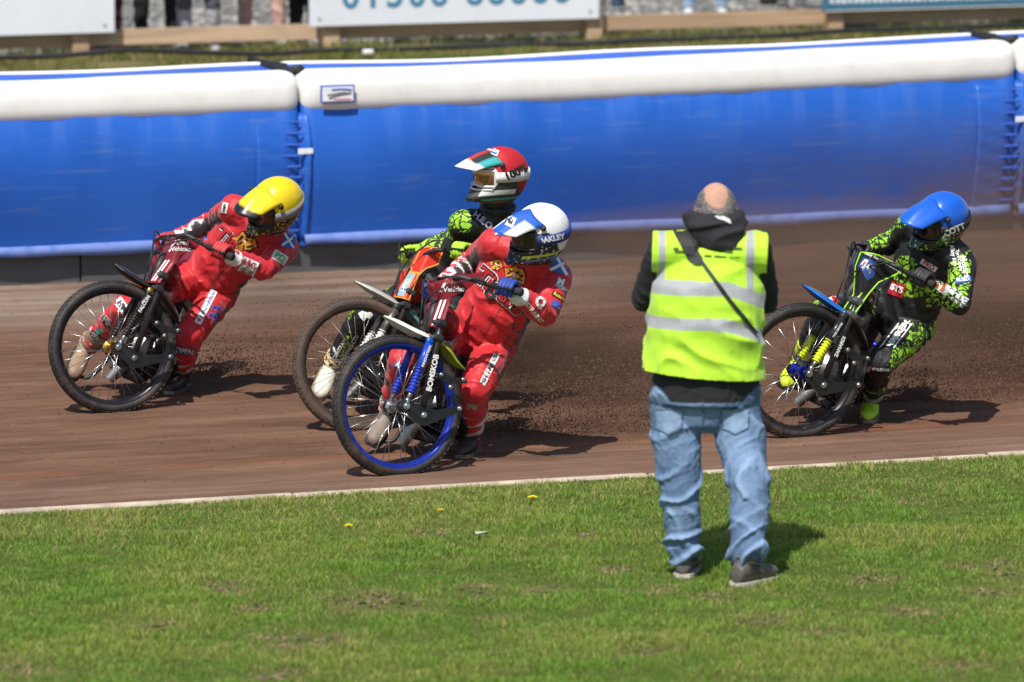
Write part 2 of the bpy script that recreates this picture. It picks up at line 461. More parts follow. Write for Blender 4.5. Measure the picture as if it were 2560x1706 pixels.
def soil_material(name, c0, c1, c2, sc=6.0):
    m, nt, b = new_mat(name)
    tc = nd(nt, 'ShaderNodeTexCoord'); ob = tc.outputs['Object']
    base = ramp(nt, noise(nt, ob, sc, 8.0, 0.65), [(0.3, c0), (0.5, c1), (0.7, c2)])
    g = noise(nt, ob, sc * 20, 4.0, 0.7)
    base = mixc(nt, 0.8, base, ramp(nt, g, [(0.3, (0.6, 0.6, 0.6)), (0.7, (1.3, 1.3, 1.3))]), 'MULTIPLY')
    nt.links.new(base, b.inputs['Base Color']); b.inputs['Roughness'].default_value = 0.95; b.inputs['Specular IOR Level'].default_value = 0.1
    bp = nd(nt, 'ShaderNodeBump', i_Strength=0.7, i_Distance=0.02); nt.links.new(g, bp.inputs['Height']); nt.links.new(bp.outputs[0], b.inputs['Normal'])
    return m
M_DIRT = dirt_material()
M_SOIL = soil_material('infield_soil', (0.09, 0.12, 0.028), (0.12, 0.16, 0.034), (0.17, 0.175, 0.06))
M_VERGE = soil_material('verge_soil', (0.10, 0.10, 0.04), (0.16, 0.14, 0.06), (0.24, 0.19, 0.10), 3.0)
M_GRAVEL = soil_material('grey_gravel', (0.10, 0.10, 0.095), (0.2, 0.2, 0.19), (0.34, 0.33, 0.31), 8.0)

# ------------------------------------------------------------------ ground sheets
gv, gf = grid_mesh(np.linspace(-300, 320, 32), np.concatenate([np.linspace(-60, 24, 8), np.linspace(25, 34.6, 4), [44, 60, 120, 400]]), lambda u, v: -0.03 + 0 * u)
tag(in_track(raw_mesh('ground', gv, gf, M_SOIL)), kind='structure')

def berm(u, v):
    """shale banked up against the foot of the fence, higher to the right"""
    return 0.07 * sm(v, 32.3, 33.95) * sm(u, 13.0, 15.6) - 0.016 * sm(v, 32.6, 33.9) * (1 - sm(u, 12, 15))
def track_z(u, v):
    z = 0.009 * fbm(u, v, 1.1, 0.30, 4, 11) + 0.008 * fbm(u, v, 0.22, 0.06, 3, 31) + 0.005 * fbm(u, v, 0.05, 0.04, 2, 51)
    for k, (v0, w, d, sl) in enumerate([(27.3, .05, .010, .02), (28.1, .06, .012, -.03), (28.9, .05, .009, .015), (29.7, .07, .012, .03), (30.6, .06, .010, -.02), (31.3, .05, .009, .01), (26.5, .05, .006, .004)]):
        dv = (v - v0 - sl * (u - 10)) / w
        z = z - d * np.exp(-dv * dv) + 0.6 * d * (np.exp(-(dv - 2) ** 2) + np.exp(-(dv + 2) ** 2))
    z = z * sm(v, 25.8, 26.2) + 0.004 + 0.012
    return z + berm(u, v) + 0.03 * sm(v, 33.2, 34) * fbm(u, v, 0.5, 0.3, 3, 71) * sm(u, 11, 13)
us = np.concatenate([np.linspace(-80, 3.5, 24)[:-1], np.arange(3.5, 19.5, 0.03), np.linspace(19.5, 100, 24)])
vs = np.arange(25.76, 34.12, 0.024)
tv, tf = grid_mesh(us, vs, track_z)
tag(in_track(raw_mesh('dirt_track', tv, tf, M_DIRT, smooth=True)), kind='structure')

def infield_z(u, v):
    return 0.015 * fbm(u, v, 0.8, 0.8, 3, 91) * sm(25.7 - v, 0, 0.4) + 0.006
us = np.concatenate([np.linspace(-80, 3, 20)[:-1], np.arange(3, 16, 0.1), np.linspace(16, 100, 20)])
iv, if_ = grid_mesh(us, np.concatenate([np.linspace(-40, 18, 10)[:-1], np.arange(18, 25.72, 0.1), [25.715]]), infield_z)
tag(in_track(raw_mesh('infield', iv, if_, M_SOIL, smooth=True)), kind='structure')

# concrete edging between grass and shale
M_EDGE = pm('edging_white', (0.50, 0.41, 0.32), 0.85, var=0.25, scale=7, bump=0.4, dirt=0.55)
ed = t_empty('inner_kerb', 9.0, V_EDGE); tag(ed, kind='structure')
for k, u0 in enumerate(np.arange(-1.0, 22.0, 1.83)):
    b = MB(); dv = 0.006 * math.sin(k * 2.7)
    b.bbox((u0 + 0.912, V_EDGE + dv, -0.015 + .004 * math.sin(k * 1.9)), (1.822, 0.062, 0.072), 0.012)
    b.build('edging_board', M_EDGE, ed)

# ------------------------------------------------------------------ grass
def grass_mat(name, tr=0.35):
    m, nt, b = new_mat(name)
    a = nd(nt, 'ShaderNodeAttribute', attribute_name='col')
    nt.links.new(a.outputs['Color'], b.inputs['Base Color']); b.inputs['Roughness'].default_value = 0.6
    b.inputs['Specular IOR Level'].default_value = 0.25
    t = nd(nt, 'ShaderNodeBsdfTranslucent'); nt.links.new(a.outputs['Color'], t.inputs[0])
    mx = nd(nt, 'ShaderNodeMixShader'); mx.inputs[0].default_value = tr
    o = nt.nodes['Material Output']
    nt.links.new(b.outputs[0], mx.inputs[1]); nt.links.new(t.outputs[0], mx.inputs[2]); nt.links.new(mx.outputs[0], o.inputs[0])
    return m
def grass(name, u, v, z, h, w, cols, mat, lean=0.6, seed=3):
    """one bent two-triangle blade per point"""
    r = np.random.default_rng(seed); n = len(u)
    a = r.random(n) * 6.283; wx, wy = np.cos(a) * w / 2, np.sin(a) * w / 2
    b = r.random(n) * 6.283; l = lean * h * r.random(n) ** 0.7; lx, ly = np.cos(b) * l, np.sin(b) * l
    P = np.stack([u, v, z], 1)
    p0 = P + np.stack([-wx, -wy, 0 * h], 1); p1 = P + np.stack([wx, wy, 0 * h], 1)
    m = np.stack([lx * .35, ly * .35, h * .6], 1)
    p2 = P + m + np.stack([wx, wy, 0 * h], 1) * .75; p3 = P + m - np.stack([wx, wy, 0 * h], 1) * .75
    p4 = P + np.stack([lx, ly, h], 1)
    vv = np.stack([p0, p1, p2, p3, p4], 1).reshape(-1, 3)
    i = np.arange(n)[:, None] * 5
    f = np.concatenate([i + [0, 1, 2], i + [0, 2, 3], i + [3, 2, 4]], 1).reshape(-1, 3)
    o = raw_mesh(name, vv, f, mat); 
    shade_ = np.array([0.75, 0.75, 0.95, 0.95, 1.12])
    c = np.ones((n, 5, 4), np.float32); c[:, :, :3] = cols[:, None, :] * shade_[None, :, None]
    set_col(o.data, c.reshape(-1, 4))
    return in_track(o)
M_GRASS = grass_mat('grass_blades')
# bare and thatchy scuffs in the turf, as seen (photo px -> ground)
SCUFF = []
for px, py, ru, rv in [(950, 1515, .17, .18), (750, 1605, .16, .14), (1195, 1478, .10, .10), (1545, 1432, .07, .08), (2175, 1455, .12, .09), (2460, 1417, .14, .08), (2490, 1483, .12, .09), (2270, 1540, .10, .08), (1790, 1498, .08, .08), (2050, 1590, .12, .06), (560, 1480, .07, .08), (640, 1530, .07, .07), (1640, 1485, .09, .07), (2400, 1668, .12, .08), (30, 1680, .10, .12), (690, 1696, .10, .10), (1060, 1340, .09, .06), (1450, 1343, .06, .06), (1860, 1352, .07, .06), (2280, 1262, .06, .05), (400, 1575, .08, .06), (2560, 1440, .12, .08), (1350, 1480, .10, .06), (2120, 1450, .05, .05), (1900, 1560, .10, .06), (1620, 1640, .12, .06), (1240, 1550, .09, .06)]:
    p = gnd(px, py); SCUFF.append((p @ TD, p @ QD, ru * 1.25, rv * 1.5))
def scuff(u, v):
    s = np.zeros_like(u); wu = u + 0.10 * fbm(u, v, .12, .12, 2, 5); wv = v + 0.10 * fbm(u, v, .1, .1, 2, 8)
    for cu, cv, ru, rv in SCUFF:
        s = np.maximum(s, np.exp(-(((wu - cu) / ru) ** 2 + ((wv - cv) / rv) ** 2) * 1.2))
    return s
n = 520000
gu = RNG.uniform(4.6, 14.6, n); gv_ = 19.3 + (25.705 - 19.3) * RNG.random(n)
sc_ = scuff(gu, gv_)
keep = RNG.random(n) > np.clip(sc_ * 1.25, 0, .96)
gu, gv_, sc_ = gu[keep], gv_[keep], sc_[keep]; n = len(gu)
big = fbm(gu, gv_, 0.9, 0.7, 3, 21); cl = fbm(gu, gv_, 0.16, 0.14, 2, 44); dry = np.clip(fbm(gu, gv_, 0.5, 0.35, 3, 63) * 1.6 + 0.25, 0, 1)
hh = (0.018 + 0.011 * RNG.random(n)) * (1 + 1.2 * np.clip(cl + big * .5, -0.5, 0.8)) * (1 - 0.45 * sc_)
edge = sm(gv_, 24.2, 25.6)
g1 = np.array([0.130, 0.270, 0.030]); g2 = np.array([0.265, 0.410, 0.062]); g3 = np.array([0.46, 0.38, 0.16]); g4 = np.array([0.060, 0.140, 0.016])
k1 = RNG.random(n)[:, None]
c = g1 * (1 - k1) + g2 * k1
dk = np.clip(-cl * 1.2 - big * 0.6 + 0.02, 0, 0.6)[:, None]; c = c * (1 - dk) + g4 * dk
yl = np.clip(big * 2.0 - 0.02 + 0.40 * edge, 0, 0.65)[:, None]; c = c * (1 - yl) + np.array([0.33, 0.38, 0.080]) * yl
dd = ((RNG.random(n) < 0.06 + 0.14 * dry + 0.22 * edge + 1.3 * sc_))[:, None]; c = np.where(dd, g3 * (1 - .45 * sc_[:, None]) * (0.6 + 0.7 * RNG.random((n, 1))), c)
gz = infield_z(gu, gv_)
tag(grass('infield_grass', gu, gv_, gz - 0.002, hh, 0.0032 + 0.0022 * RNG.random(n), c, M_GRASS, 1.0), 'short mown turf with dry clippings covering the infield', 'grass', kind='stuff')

# dandelions and a scrap of litter in the turf
def dandelion(px, py, label, s=1.0):
    s *= .72
    p = gnd(px, py); u, v = p @ TD, p @ QD
    e = t_empty('dandelion', u, v); tag(e, label, 'flower', 'dandelions in the turf')
    b = MB(); b.tube([(u, v, 0), (u + .004, v, .02 * s), (u + .003, v, .034 * s)], .0025, 6); b.build('stem', pm('dandelion_stem', (.2, .28, .08), .6), e)
    b = MB()
    for ring, (m, r, zz) in enumerate([(16, .024, .036), (12, .017, .040), (8, .009, .043)]):
        for k in range(m):
            a = 6.283 * k / m + ring * .3; d = np.array([math.cos(a), math.sin(a), 0]); q = np.array([-d[1], d[0], 0]) * .0035 * s
            c0 = np.array([u + .003, v, zz * s - .003])
            b.add([c0 + q, c0 - q, c0 + d * r * s - q + [0, 0, .009], c0 + d * r * s + q + [0, 0, .009]], [(0, 1, 2, 3)])
    b.build('petals', pm('dandelion_yellow', (0.85, 0.70, 0.03), .7, var=.1), e)
dandelion(870, 1332, 'leftmost yellow dandelion in the turf near the track edge', 1.1)
dandelion(1100, 1292, 'middle yellow dandelion, right below the nearest racing wheel', 1.0)
dandelion(1330, 1265, 'rightmost yellow dandelion, close to the pale track edging', 1.4)
p = gnd(1203, 1350); b = MB(); pts = [(-.035, -.03), (.03, -.035), (.036, .02), (-.02, .036)]
lv = [(p @ TD + x, p @ QD + y, 0.035 + 0.012 * math.sin(i * 2.1)) for i, (x, y) in enumerate(pts)]
b.add(lv + [(a, c_, z - .0015) for a, c_, z in lv], [(0, 1, 2, 3), (7, 6, 5, 4), (0, 4, 5, 1), (1, 5, 6, 2), (2, 6, 7, 3), (3, 7, 4, 0)])
tag(in_track(b.build('paper_scrap', pm('paper_white', (.46, .52, .40), .8))), 'small pale scrap of paper lying in the turf', 'litter')

# loose shale crumbs on the track
def crumbs(name, P, r, mat, seed=1):
    g = np.random.default_rng(seed); n = len(P)
    T = np.array([[1, 1, 1], [1, -1, -1], [-1, 1, -1], [-1, -1, 1]], float) / 1.7
    A = g.normal(size=(n, 3, 3)); A /= np.linalg.norm(A, axis=2)[:, :, None]
    vv = (P[:, None, :] + np.einsum('ij,njk->nik', T, A) * r[:, None, None]).reshape(-1, 3)
    i = np.arange(n)[:, None] * 4
    f = np.concatenate([i + [0, 1, 2], i + [0, 3, 1], i + [0, 2, 3], i + [1, 3, 2]], 1).reshape(-1, 3)
    return raw_mesh(name, vv, f, mat)
n = 26000
cu = RNG.uniform(5, 18, n); cv = RNG.uniform(25.85, 33.9, n)
k = fbm(cu, cv, 2.0, 0.3, 3, 15) + 0.15 > RNG.random(n) * 0.6 - 0.1
cu, cv = cu[k], cv[k]
nd_ = 60000
du_ = RNG.uniform(4.8, 14.4, nd_); dv_ = 19.4 + 6.2 * RNG.random(nd_); kd = RNG.random(nd_) < np.clip(scuff(du_, dv_) * 1.5 - .25, 0, 1); du_, dv_ = du_[kd], dv_[kd]
tag(in_track(crumbs('divot_soil', np.stack([du_, dv_, infield_z(du_, dv_) + .006], 1), .006 + .012 * RNG.random(len(du_)) ** 2, pm('divot_thatch', (.19, .145, .075), .95, var=.4, scale=6), 9)), 'dry thatch and soil in the scuffed bare patches of turf', 'soil', kind='stuff')
M_CRUMB = pm('shale_crumb', (0.15, 0.08, 0.053), .95, var=.35, scale=3)
tag(in_track(crumbs('loose_shale', np.stack([cu, cv, track_z(cu, cv) + .002], 1), 0.002 + 0.006 * RNG.random(len(cu)) ** 3, M_CRUMB)), 'loose shale crumbs strewn over the dirt track', 'dirt', kind='stuff')

# ------------------------------------------------------------------ inflatable safety fence
def fence_blue():
    m, nt, b = new_mat('fence_blue_pvc')
    tc = nd(nt, 'ShaderNodeTexCoord'); ob = tc.outputs['Object']; geo = nd(nt, 'ShaderNodeNewGeometry')
    base = ramp(nt, noise(nt, ob, 1.0, 5.0, 0.55, (1.2, 1.0, 0.7)), [(0.3, (0.010, 0.088, 0.43)), (0.7, (0.018, 0.120, 0.53))])
    scr = noise(nt, ob, 1.0, 6.0, 0.7, (2.0, 3.0, 26.0))
    base = mixc(nt, mrange(nt, scr, 0.56, 0.74, 0.0, 0.45), base, (0.13, 0.20, 0.40))
    crs = noise(nt, ob, 1.0, 3.0, 0.5, (7.0, 2.0, 0.9)); sz_ = nd(nt, 'ShaderNodeSeparateXYZ'); nt.links.new(geo.outputs['Position'], sz_.inputs[0])
    cm = nd(nt, 'ShaderNodeMath', operation='MULTIPLY'); nt.links.new(mrange(nt, crs, 0.50, 0.76, 0, .26), cm.inputs[0]); nt.links.new(mrange(nt, sz_.outputs['Z'], 0.7, 1.0), cm.inputs[1])
    base = mixc(nt, cm.outputs[0], base, (0.16, 0.27, 0.60))      # paler upright streaks, growing towards the tube
    # shale thrown up by the bikes sticks to the lower right of the fence
    sx = nd(nt, 'ShaderNodeSeparateXYZ'); rt = nd(nt, 'ShaderNodeVectorRotate', rotation_type='Z_AXIS'); rt.inputs['Angle'].default_value = -TA
    nt.links.new(geo.outputs['Position'], rt.inputs['Vector']); nt.links.new(rt.outputs[0], sx.inputs[0])
    du = mrange(nt, sx.outputs['X'], 12.2, 17.4); dz = mrange(nt, sx.outputs['Z'], 0.95, 0.2)
    mu = nd(nt, 'ShaderNodeMath', operation='MULTIPLY'); nt.links.new(du, mu.inputs[0]); nt.links.new(dz, mu.inputs[1])
    dn = noise(nt, ob, 1.0, 8.0, 0.75, (4.0, 5.0, 16.0))
    ad = nd(nt, 'ShaderNodeMath', operation='MULTIPLY'); nt.links.new(mu.outputs[0], ad.inputs[0]); nt.links.new(mrange(nt, dn, 0.3, 0.62, 0.35, 1.35), ad.inputs[1])
    base = mixc(nt, ad.outputs[0], base, (0.15, 0.095, 0.075))
    nt.links.new(base, b.inputs['Base Color'])
    nt.links.new(mrange(nt, ad.outputs[0], 0, 0.6, 0.42, 0.85), b.inputs['Roughness'])
    b.inputs['Specular IOR Level'].default_value = 0.4
    bp = nd(nt, 'ShaderNodeBump', i_Strength=0.25, i_Distance=0.02); nt.links.new(noise(nt, ob, 1.0, 4.0, 0.5, (5.0, 2.0, 1.2)), bp.inputs['Height']); nt.links.new(bp.outputs[0], b.inputs['Normal'])
    return m
M_FBLUE = fence_blue()
M_FWHITE = pm('fence_white_pvc', (0.80, 0.79, 0.76), .5, var=.05, scale=2.5, bump=.12, bscale=5, dirt=.10)
M_FTOP = pm('fence_top_blue', (0.03, 0.12, 0.56), .5, var=.2, scale=3, bump=.3, bscale=9, dirt=.35)
M_HEM = pm('fence_hem_blue', (0.13, 0.21, 0.54), .7, var=.35, scale=9, bump=.4, dirt=.55)
M_BLACK = pm('black_webbing', (0.012, 0.012, 0.013), .7, var=.3)
def fence_v(t, bul):
    return V_FENCE + 0.04 - bul * max(0.0, math.sin(math.pi * min(1, (t ** 1.45) * 0.84 + 0.05))) ** 0.8
def top_off(u):
    return -0.015 + (0.008 / 3.4) * (u - 8.9) + 0.0026 * max(0, u - 11.5) ** 2
def fence_section(u0, u1, label, right_flap=True, badge=False):
    e = t_empty('air_fence_section', (u0 + u1) / 2, V_FENCE); tag(e, label, 'safety fence', 'inflatable safety fence sections')
    us = np.concatenate([u0 + np.array([0, .006, .02, .045, .08, .13, .2]), np.linspace(u0 + .3, u1 - .3, 60), u1 - np.array([.2, .13, .08, .045, .02, .006, 0])])
    endk = np.sqrt(np.clip(1 - (1 - np.clip(np.minimum(us - u0, u1 - us) / .08, 0, 1)) ** 2, 0, 1))     # rounding towards the section's ends
    # blue cushion panel
    prof = [(t_, ) for t_ in np.linspace(0, 1, 26)]
    v = []; zs = np.linspace(0, 1, 26)
    for i, u in enumerate(us):
        bul = 0.13 * (0.5 + 0.5 * endk[i])
        for t_ in zs:
            z = 0.20 + 0.90 * t_
            wv = fence_v(t_, bul)
            wv += 0.007 * math.sin(u * 7 + 1.3 * math.sin(u * 2.1)) * sm(t_, .45, 1.0) + 0.006 * math.sin(u * 17.1 + 3 * t_ + 2 * math.sin(u * 3.3)) * sm(t_, .7, 1.0) + .004 * math.sin(u * 3.1 + 6 * t_) * math.sin(math.pi * t_)
            v.append((u, wv, z))
    m = len(zs); f = [(i * m + j, (i + 1) * m + j, (i + 1) * m + j + 1, i * m + j + 1) for i in range(len(us) - 1) for j in range(m - 1)]
    nb = len(v); v += [(us[0], V_FENCE + .5, .215), (us[-1], V_FENCE + .5, .215), (us[-1], V_FENCE + .5, 1.05), (us[0], V_FENCE + .5, 1.05)]
    f += [(nb, nb + 1, nb + 2, nb + 3), tuple(range(m)) + (nb + 3, nb), tuple((len(us) - 1) * m + j for j in range(m))[::-1] + (nb + 1, nb + 2)]
    b = MB(); b.add(v, f); shade(b.build('blue_panel', M_FBLUE, e), 50)
    # fat white tube along the top edge
    b = MB(); rs = []
    for i, u in enumerate(us):
        k = 0.62 + 0.38 * endk[i]; sag = 0.004 * math.sin(u * 1.9) + 0.002 * math.sin(u * 5.3)
        rs.append((np.array([u, V_FENCE + .094, 1.152 + sag * .4]), np.array([0, .155 * k, 0]), np.array([0, 0, (.138 + sag * .4) * k])))
    sg_ = lambda q, p_: math.copysign(abs(q) ** p_, q)
    v = [c_ + a_ * sg_(math.cos(t), .62) + b_ * sg_(math.sin(t), .72) for c_, a_, b_ in rs for t in np.arange(40) / 40 * 2 * math.pi]; n_ = len(rs)
    b.add(v, [(i * 40 + j, i * 40 + (j + 1) % 40, (i + 1) * 40 + (j + 1) % 40, (i + 1) * 40 + j) for i in range(n_ - 1) for j in range(40)] + [tuple(range(40))[::-1], tuple((n_ - 1) * 40 + j for j in range(40))]); shade(b.build('white_tube', M_FWHITE, e), 60)
    # blue top sheet with a wavy crease, and the white back rim
    b = MB(); vv = []; tt = np.linspace(0, 1, 9)
    for i, u in enumerate(us):
        for t_ in tt:
            vv.append((u, V_FENCE + .10 + .40 * t_, 1.288 + 0.008 * math.sin(u * 2.6 + 5 * t_) * t_ - 0.006 * math.sin(math.pi * t_) - (1 - endk[i]) * .05))
    mm = len(tt); b.add(vv, [(i * mm + j, (i + 1) * mm + j, (i + 1) * mm + j + 1, i * mm + j + 1) for i in range(len(us) - 1) for j in range(mm - 1)])
    o = b.build('top_sheet', M_FTOP, e, True); so = o.modifiers.new('thick', 'SOLIDIFY'); so.thickness = .006
    b = MB(); b.rings([(np.array([u, V_FENCE + .53, 1.288 + .008 * math.sin(u * 2.6 + 5) - .02 * (1 - endk[i])]), np.array([0, .03, 0]) * (.3 + .7 * endk[i]), np.array([0, 0, .017]) * (.3 + .7 * endk[i])) for i, u in enumerate(us)], 14)
    b.build('back_rim', M_FWHITE, e, True)
    # pale blue hem hanging below the cushion
    b = MB(); un = np.linspace(u0 + .02, u1 - .02, 70)
    top = [(u, V_FENCE - .015, .272 + .003 * math.sin(u * 4)) for u in un]; bot = [(u, V_FENCE - .03 + .008 * math.sin(u * 6.1), .205 + .007 * math.sin(u * 3.1) + .004 * math.sin(u * 11)) for u in un]
    b.strip(top, bot, (0, -.006, 0)); b.build('hem', M_HEM, e, True)
    if right_flap:      # laced joining flap that overlaps the next section
        b = MB(); zz = np.linspace(.24, 1.03, 22); uf = np.linspace(u1 - .30, u1 + .06, 16); vv = []
        for z in zz:
            t_ = (z - .215) / .835
            for u in uf:
                vv.append((u, fence_v(t_, .13) - .012 + .05 * sm(u, u1 - .12, u1) * (1 - sm(u, u1, u1 + .05)) + .004 * math.sin(z * 60 + u * 20), z))
        mm = len(uf); b.add(vv, [(i * mm + j, (i + 1) * mm + j, (i + 1) * mm + j + 1, i * mm + j + 1) for i in range(len(zz) - 1) for j in range(mm - 1)])
        o = b.build('joining_flap', M_FBLUE, e, True); so = o.modifiers.new('thick', 'SOLIDIFY'); so.thickness = .006
        for k, z in enumerate(np.linspace(.30, .98, 11)):
            t_ = (z - .215) / .835; vf = fence_v(t_, .13) - .022
            b = MB(); b.bbox((u1 - .075 + .01 * math.sin(k * 5), vf + .01, z), (.15, .010, .014), .003); b.build('lace_strap', M_FTOP, o)
        b = MB(); b.bbox((u1 + .02, V_FENCE - .10, .80), (.10, .008, .035), .003); b.build('strap_tag', pm('tag_white', (.72, .74, .8), .6), e)
        b = MB(); b.tube([(u1 - .07, V_FENCE + .48, 1.30), (u1 - .02, V_FENCE + .3, 1.285), (u1 + .0, V_FENCE + .18, 1.275), (u1 + .05, V_FENCE + .08, 1.30)], [.03, .04, .035, .03], 10)
        b.tube([(u1 - .14, V_FENCE + .58, 1.33), (u1 - .03, V_FENCE + .5, 1.30), (u1 + .06, V_FENCE + .42, 1.29)], .02, 8); b.build('valve_hose', M_BLACK, e, True)
    if badge:
        uc, zc = u0 + .215, 1.150; vb = V_FENCE - .092
        b = MB(); b.bbox((uc, vb, zc), (.225, .008, .112), .002); bd = b.build('badge', pm('badge_blue', (.03, .08, .4), .4), e)
        b = MB(); b.bbox((uc, vb - .006, zc), (.205, .006, .092), .002); b.build('badge_face', pm('badge_white', (.75, .76, .8), .4), bd)
        b = MB(); b.tube([(uc - .06, vb - .011, zc - .024), (uc - .01, vb - .011, zc - .006), (uc + .03, vb - .011, zc), (uc + .085, vb - .011, zc + .006)], .0055, 6); b.tube([(uc - .07, vb - .011, zc - .004), (uc + .05, vb - .011, zc + .012)], .004, 6); b.build('badge_script', pm('badge_grey', (.15, .15, .16), .4), bd)
        b = MB(); b.box((uc + .03, vb - .0095, zc - .034), (.11, .003, .007)); b.build('badge_line', pm('badge_red', (.6, .06, .04), .4), bd)
        b = MB(); b.tube([(uc - .04, vb - .0105, zc + .028), (uc + .02, vb - .0105, zc + .033), (uc + .09, vb - .0105, zc + .024)], .005, 6); b.build('badge_arc', pm('badge_arc_blue', (.05, .13, .6), .4), bd)
    for o in [c for c in e.children] + [g for c in e.children for g in c.children]:      # the sections rise a little to the right
        co = vco(o.data); z = co[:, 2]; k = np.clip((z - .2) / .9, 0, 1); uu = co[:, 0] + BASE[e.name][0]
        off = np.vectorize(top_off)(uu) * (1 if o.name.split('.')[0] not in ('top_sheet', 'back_rim') else 1) * k - .022 * (1 - k)
        if o.name.split('.')[0] in ('top_sheet', 'back_rim', 'valve_hose'): off = off - .005 * sm(uu, 10, 12) + .006 * sm(uu, 12.5, 14.5) - .012 * sm(uu, 14.5, 15.7)
        co[:, 2] += off; set_vco(o.data, co)
    return e
fence_section(5.86, 10.80, 'blue and white inflatable fence section behind the yellow-helmeted racer', True)
fence_section(10.82, 15.74, 'long blue and white inflatable fence section with a small white badge', True, True)
fence_section(15.76, 20.70, 'blue inflatable fence section cut off by the right edge of the photo', False)

M_KICK = [pm('kickboard_%d' % i, (0.075, 0.082, 0.088), .5, var=.4, scale=2.2, bump=.15, dirt=d, stretch=(.6, 1, 4)) for i, d in enumerate((.3, .5, .95))]
kb = t_empty('kickboard', 12, V_FENCE + .05); tag(kb, 'scuffed black kickboard along the foot of the inflatable fence', 'kickboard')
for k, u0 in enumerate(np.arange(4.6, 21.5, 2.4)):
    b = MB(); b.bbox((u0 + 1.195, V_FENCE + .065 + .004 * (k % 2), .11), (2.39, .03, .27), .006); b.build('board', M_KICK[0 if u0 < 10 else 1 if u0 < 12.5 else 2], kb)

# ------------------------------------------------------------------ bank behind the fence, rail fence, hoardings
def verge_z(u, v):
    return 0.62 + 0.05 * fbm(u, v, 1.1, 0.5, 3, 81) - 0.01 * (v - 42)
us = np.concatenate([np.linspace(-80, 6, 14)[:-1], np.arange(6, 24, 0.12), np.linspace(24, 100, 14)])
vv_, ff_ = grid_mesh(us, np.concatenate([[34.62, 34.64], np.arange(35, 40, 1.0), np.arange(40, 43.6, 0.12)]), lambda u, v: np.where(v < 34.63, -0.02, verge_z(u, v)))
tag(in_track(raw_mesh('grass_bank', vv_, ff_, M_VERGE, smooth=True)), kind='structure')
vv_, ff_ = grid_mesh(us, np.concatenate([np.arange(43.58, 56, 0.3), [60, 80, 140]]), lambda u, v: verge_z(u, np.minimum(v, 43.6)) - .01 + 0.03 * fbm(u, v, .5, .5, 3, 99))
tag(in_track(raw_mesh('gravel_ground', vv_, ff_, M_GRAVEL, smooth=True)), kind='structure')
n = 85000
gu = RNG.uniform(8.5, 21.5, n); gv_ = RNG.uniform(40.3, 43.55, n)
pat = fbm(gu, gv_, .5, .25, 3, 121); k = RNG.random(n) < 0.55 + pat * 1.3
gu, gv_, pat = gu[k], gv_[k], pat[k]; n = len(gu)
k1 = RNG.random((n, 1)); c = np.array([0.10, 0.16, 0.025]) * (1 - k1) + np.array([0.22, 0.24, 0.05]) * k1
dd = (RNG.random(n) < 0.42 - pat * .6)[:, None]; c = np.where(dd, np.array([0.40, 0.31, 0.15]) * (.6 + .6 * RNG.random((n, 1))), c)
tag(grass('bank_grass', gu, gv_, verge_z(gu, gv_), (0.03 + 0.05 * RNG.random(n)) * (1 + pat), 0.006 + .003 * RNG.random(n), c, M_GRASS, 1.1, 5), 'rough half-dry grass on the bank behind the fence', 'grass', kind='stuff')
def stones(name, P, r, mat, seed=2):
    g = np.random.default_rng(seed)
    bm = bmesh.new(); bmesh.ops.create_icosphere(bm, subdivisions=1, radius=1); bv = np.array([w.co[:] for w in bm.verts]); bm.verts.index_update(); bf = np.array([[w.index for w in f.verts] for f in bm.faces]); bm.free()
    n = len(P); S = g.uniform(.6, 1.25, (n, 1, 3)); a = g.random(n) * 6.28
    R_ = np.zeros((n, 3, 3)); R_[:, 0, 0] = np.cos(a); R_[:, 0, 1] = -np.sin(a); R_[:, 1, 0] = np.sin(a); R_[:, 1, 1] = np.cos(a); R_[:, 2, 2] = .7
    J = bv[None] * S * g.uniform(.75, 1.2, (n, len(bv), 1))
    vv = (P[:, None] + np.einsum('nij,nkj->nki', R_, J) * r[:, None, None]).reshape(-1, 3)
    f = (bf[None] + (np.arange(n) * len(bv))[:, None, None]).reshape(-1, 3)
    return raw_mesh(name, vv, f, mat)
n = 5200
su = RNG.uniform(9, 22, n); sv = 43.25 + 8.5 * RNG.random(n) ** 1.2
M_STONE = pm('crushed_stone', (0.30, 0.29, 0.27), .9, var=.5, scale=5, bump=.5)
tag(in_track(stones('crushed_stone', np.stack([su, sv, verge_z(su, np.minimum(sv, 43.6)) + .005], 1), .018 + .045 * RNG.random(n) ** 2, M_STONE)), 'pale crushed stone covering the ground where spectators stand', 'gravel', kind='stuff')

M_WOOD = []
for k, (c, st) in enumerate([((.50, .345, .22), 1), ((.46, .31, .195), 1), ((.54, .38, .25), 1)]):
    m, nt, b = new_mat('timber_%d' % k)
    tc = nd(nt, 'ShaderNodeTexCoord'); ob = tc.outputs['Object']
    g = noise(nt, ob, 1.0, 6.0, 0.65, (1.2, 30.0, 30.0))
    base = ramp(nt, g, [(0.3, tuple(x * .68 for x in c)), (0.52, c), (0.7, tuple(min(1, x * 1.12) for x in c))])
    base = mixc(nt, mrange(nt, noise(nt, ob, 2.5, 3.0), 0.55, 0.75, 0, .4), base, (.3, .2, .13))
    nt.links.new(base, b.inputs['Base Color']); b.inputs['Roughness'].default_value = .75
    bp = nd(nt, 'ShaderNodeBump', i_Strength=.3, i_Distance=.004); nt.links.new(g, bp.inputs['Height']); nt.links.new(bp.outputs[0], b.inputs['Normal'])
    M_WOOD.append(m)
VP = 42.93
rf = t_empty('rail_fence', 15, VP, .62); tag(rf, 'pale timber post and rail fence between the bank and spectators', 'fence')
posts = [9.72, 11.86, 13.92, 16.15, 18.26, 20.35]
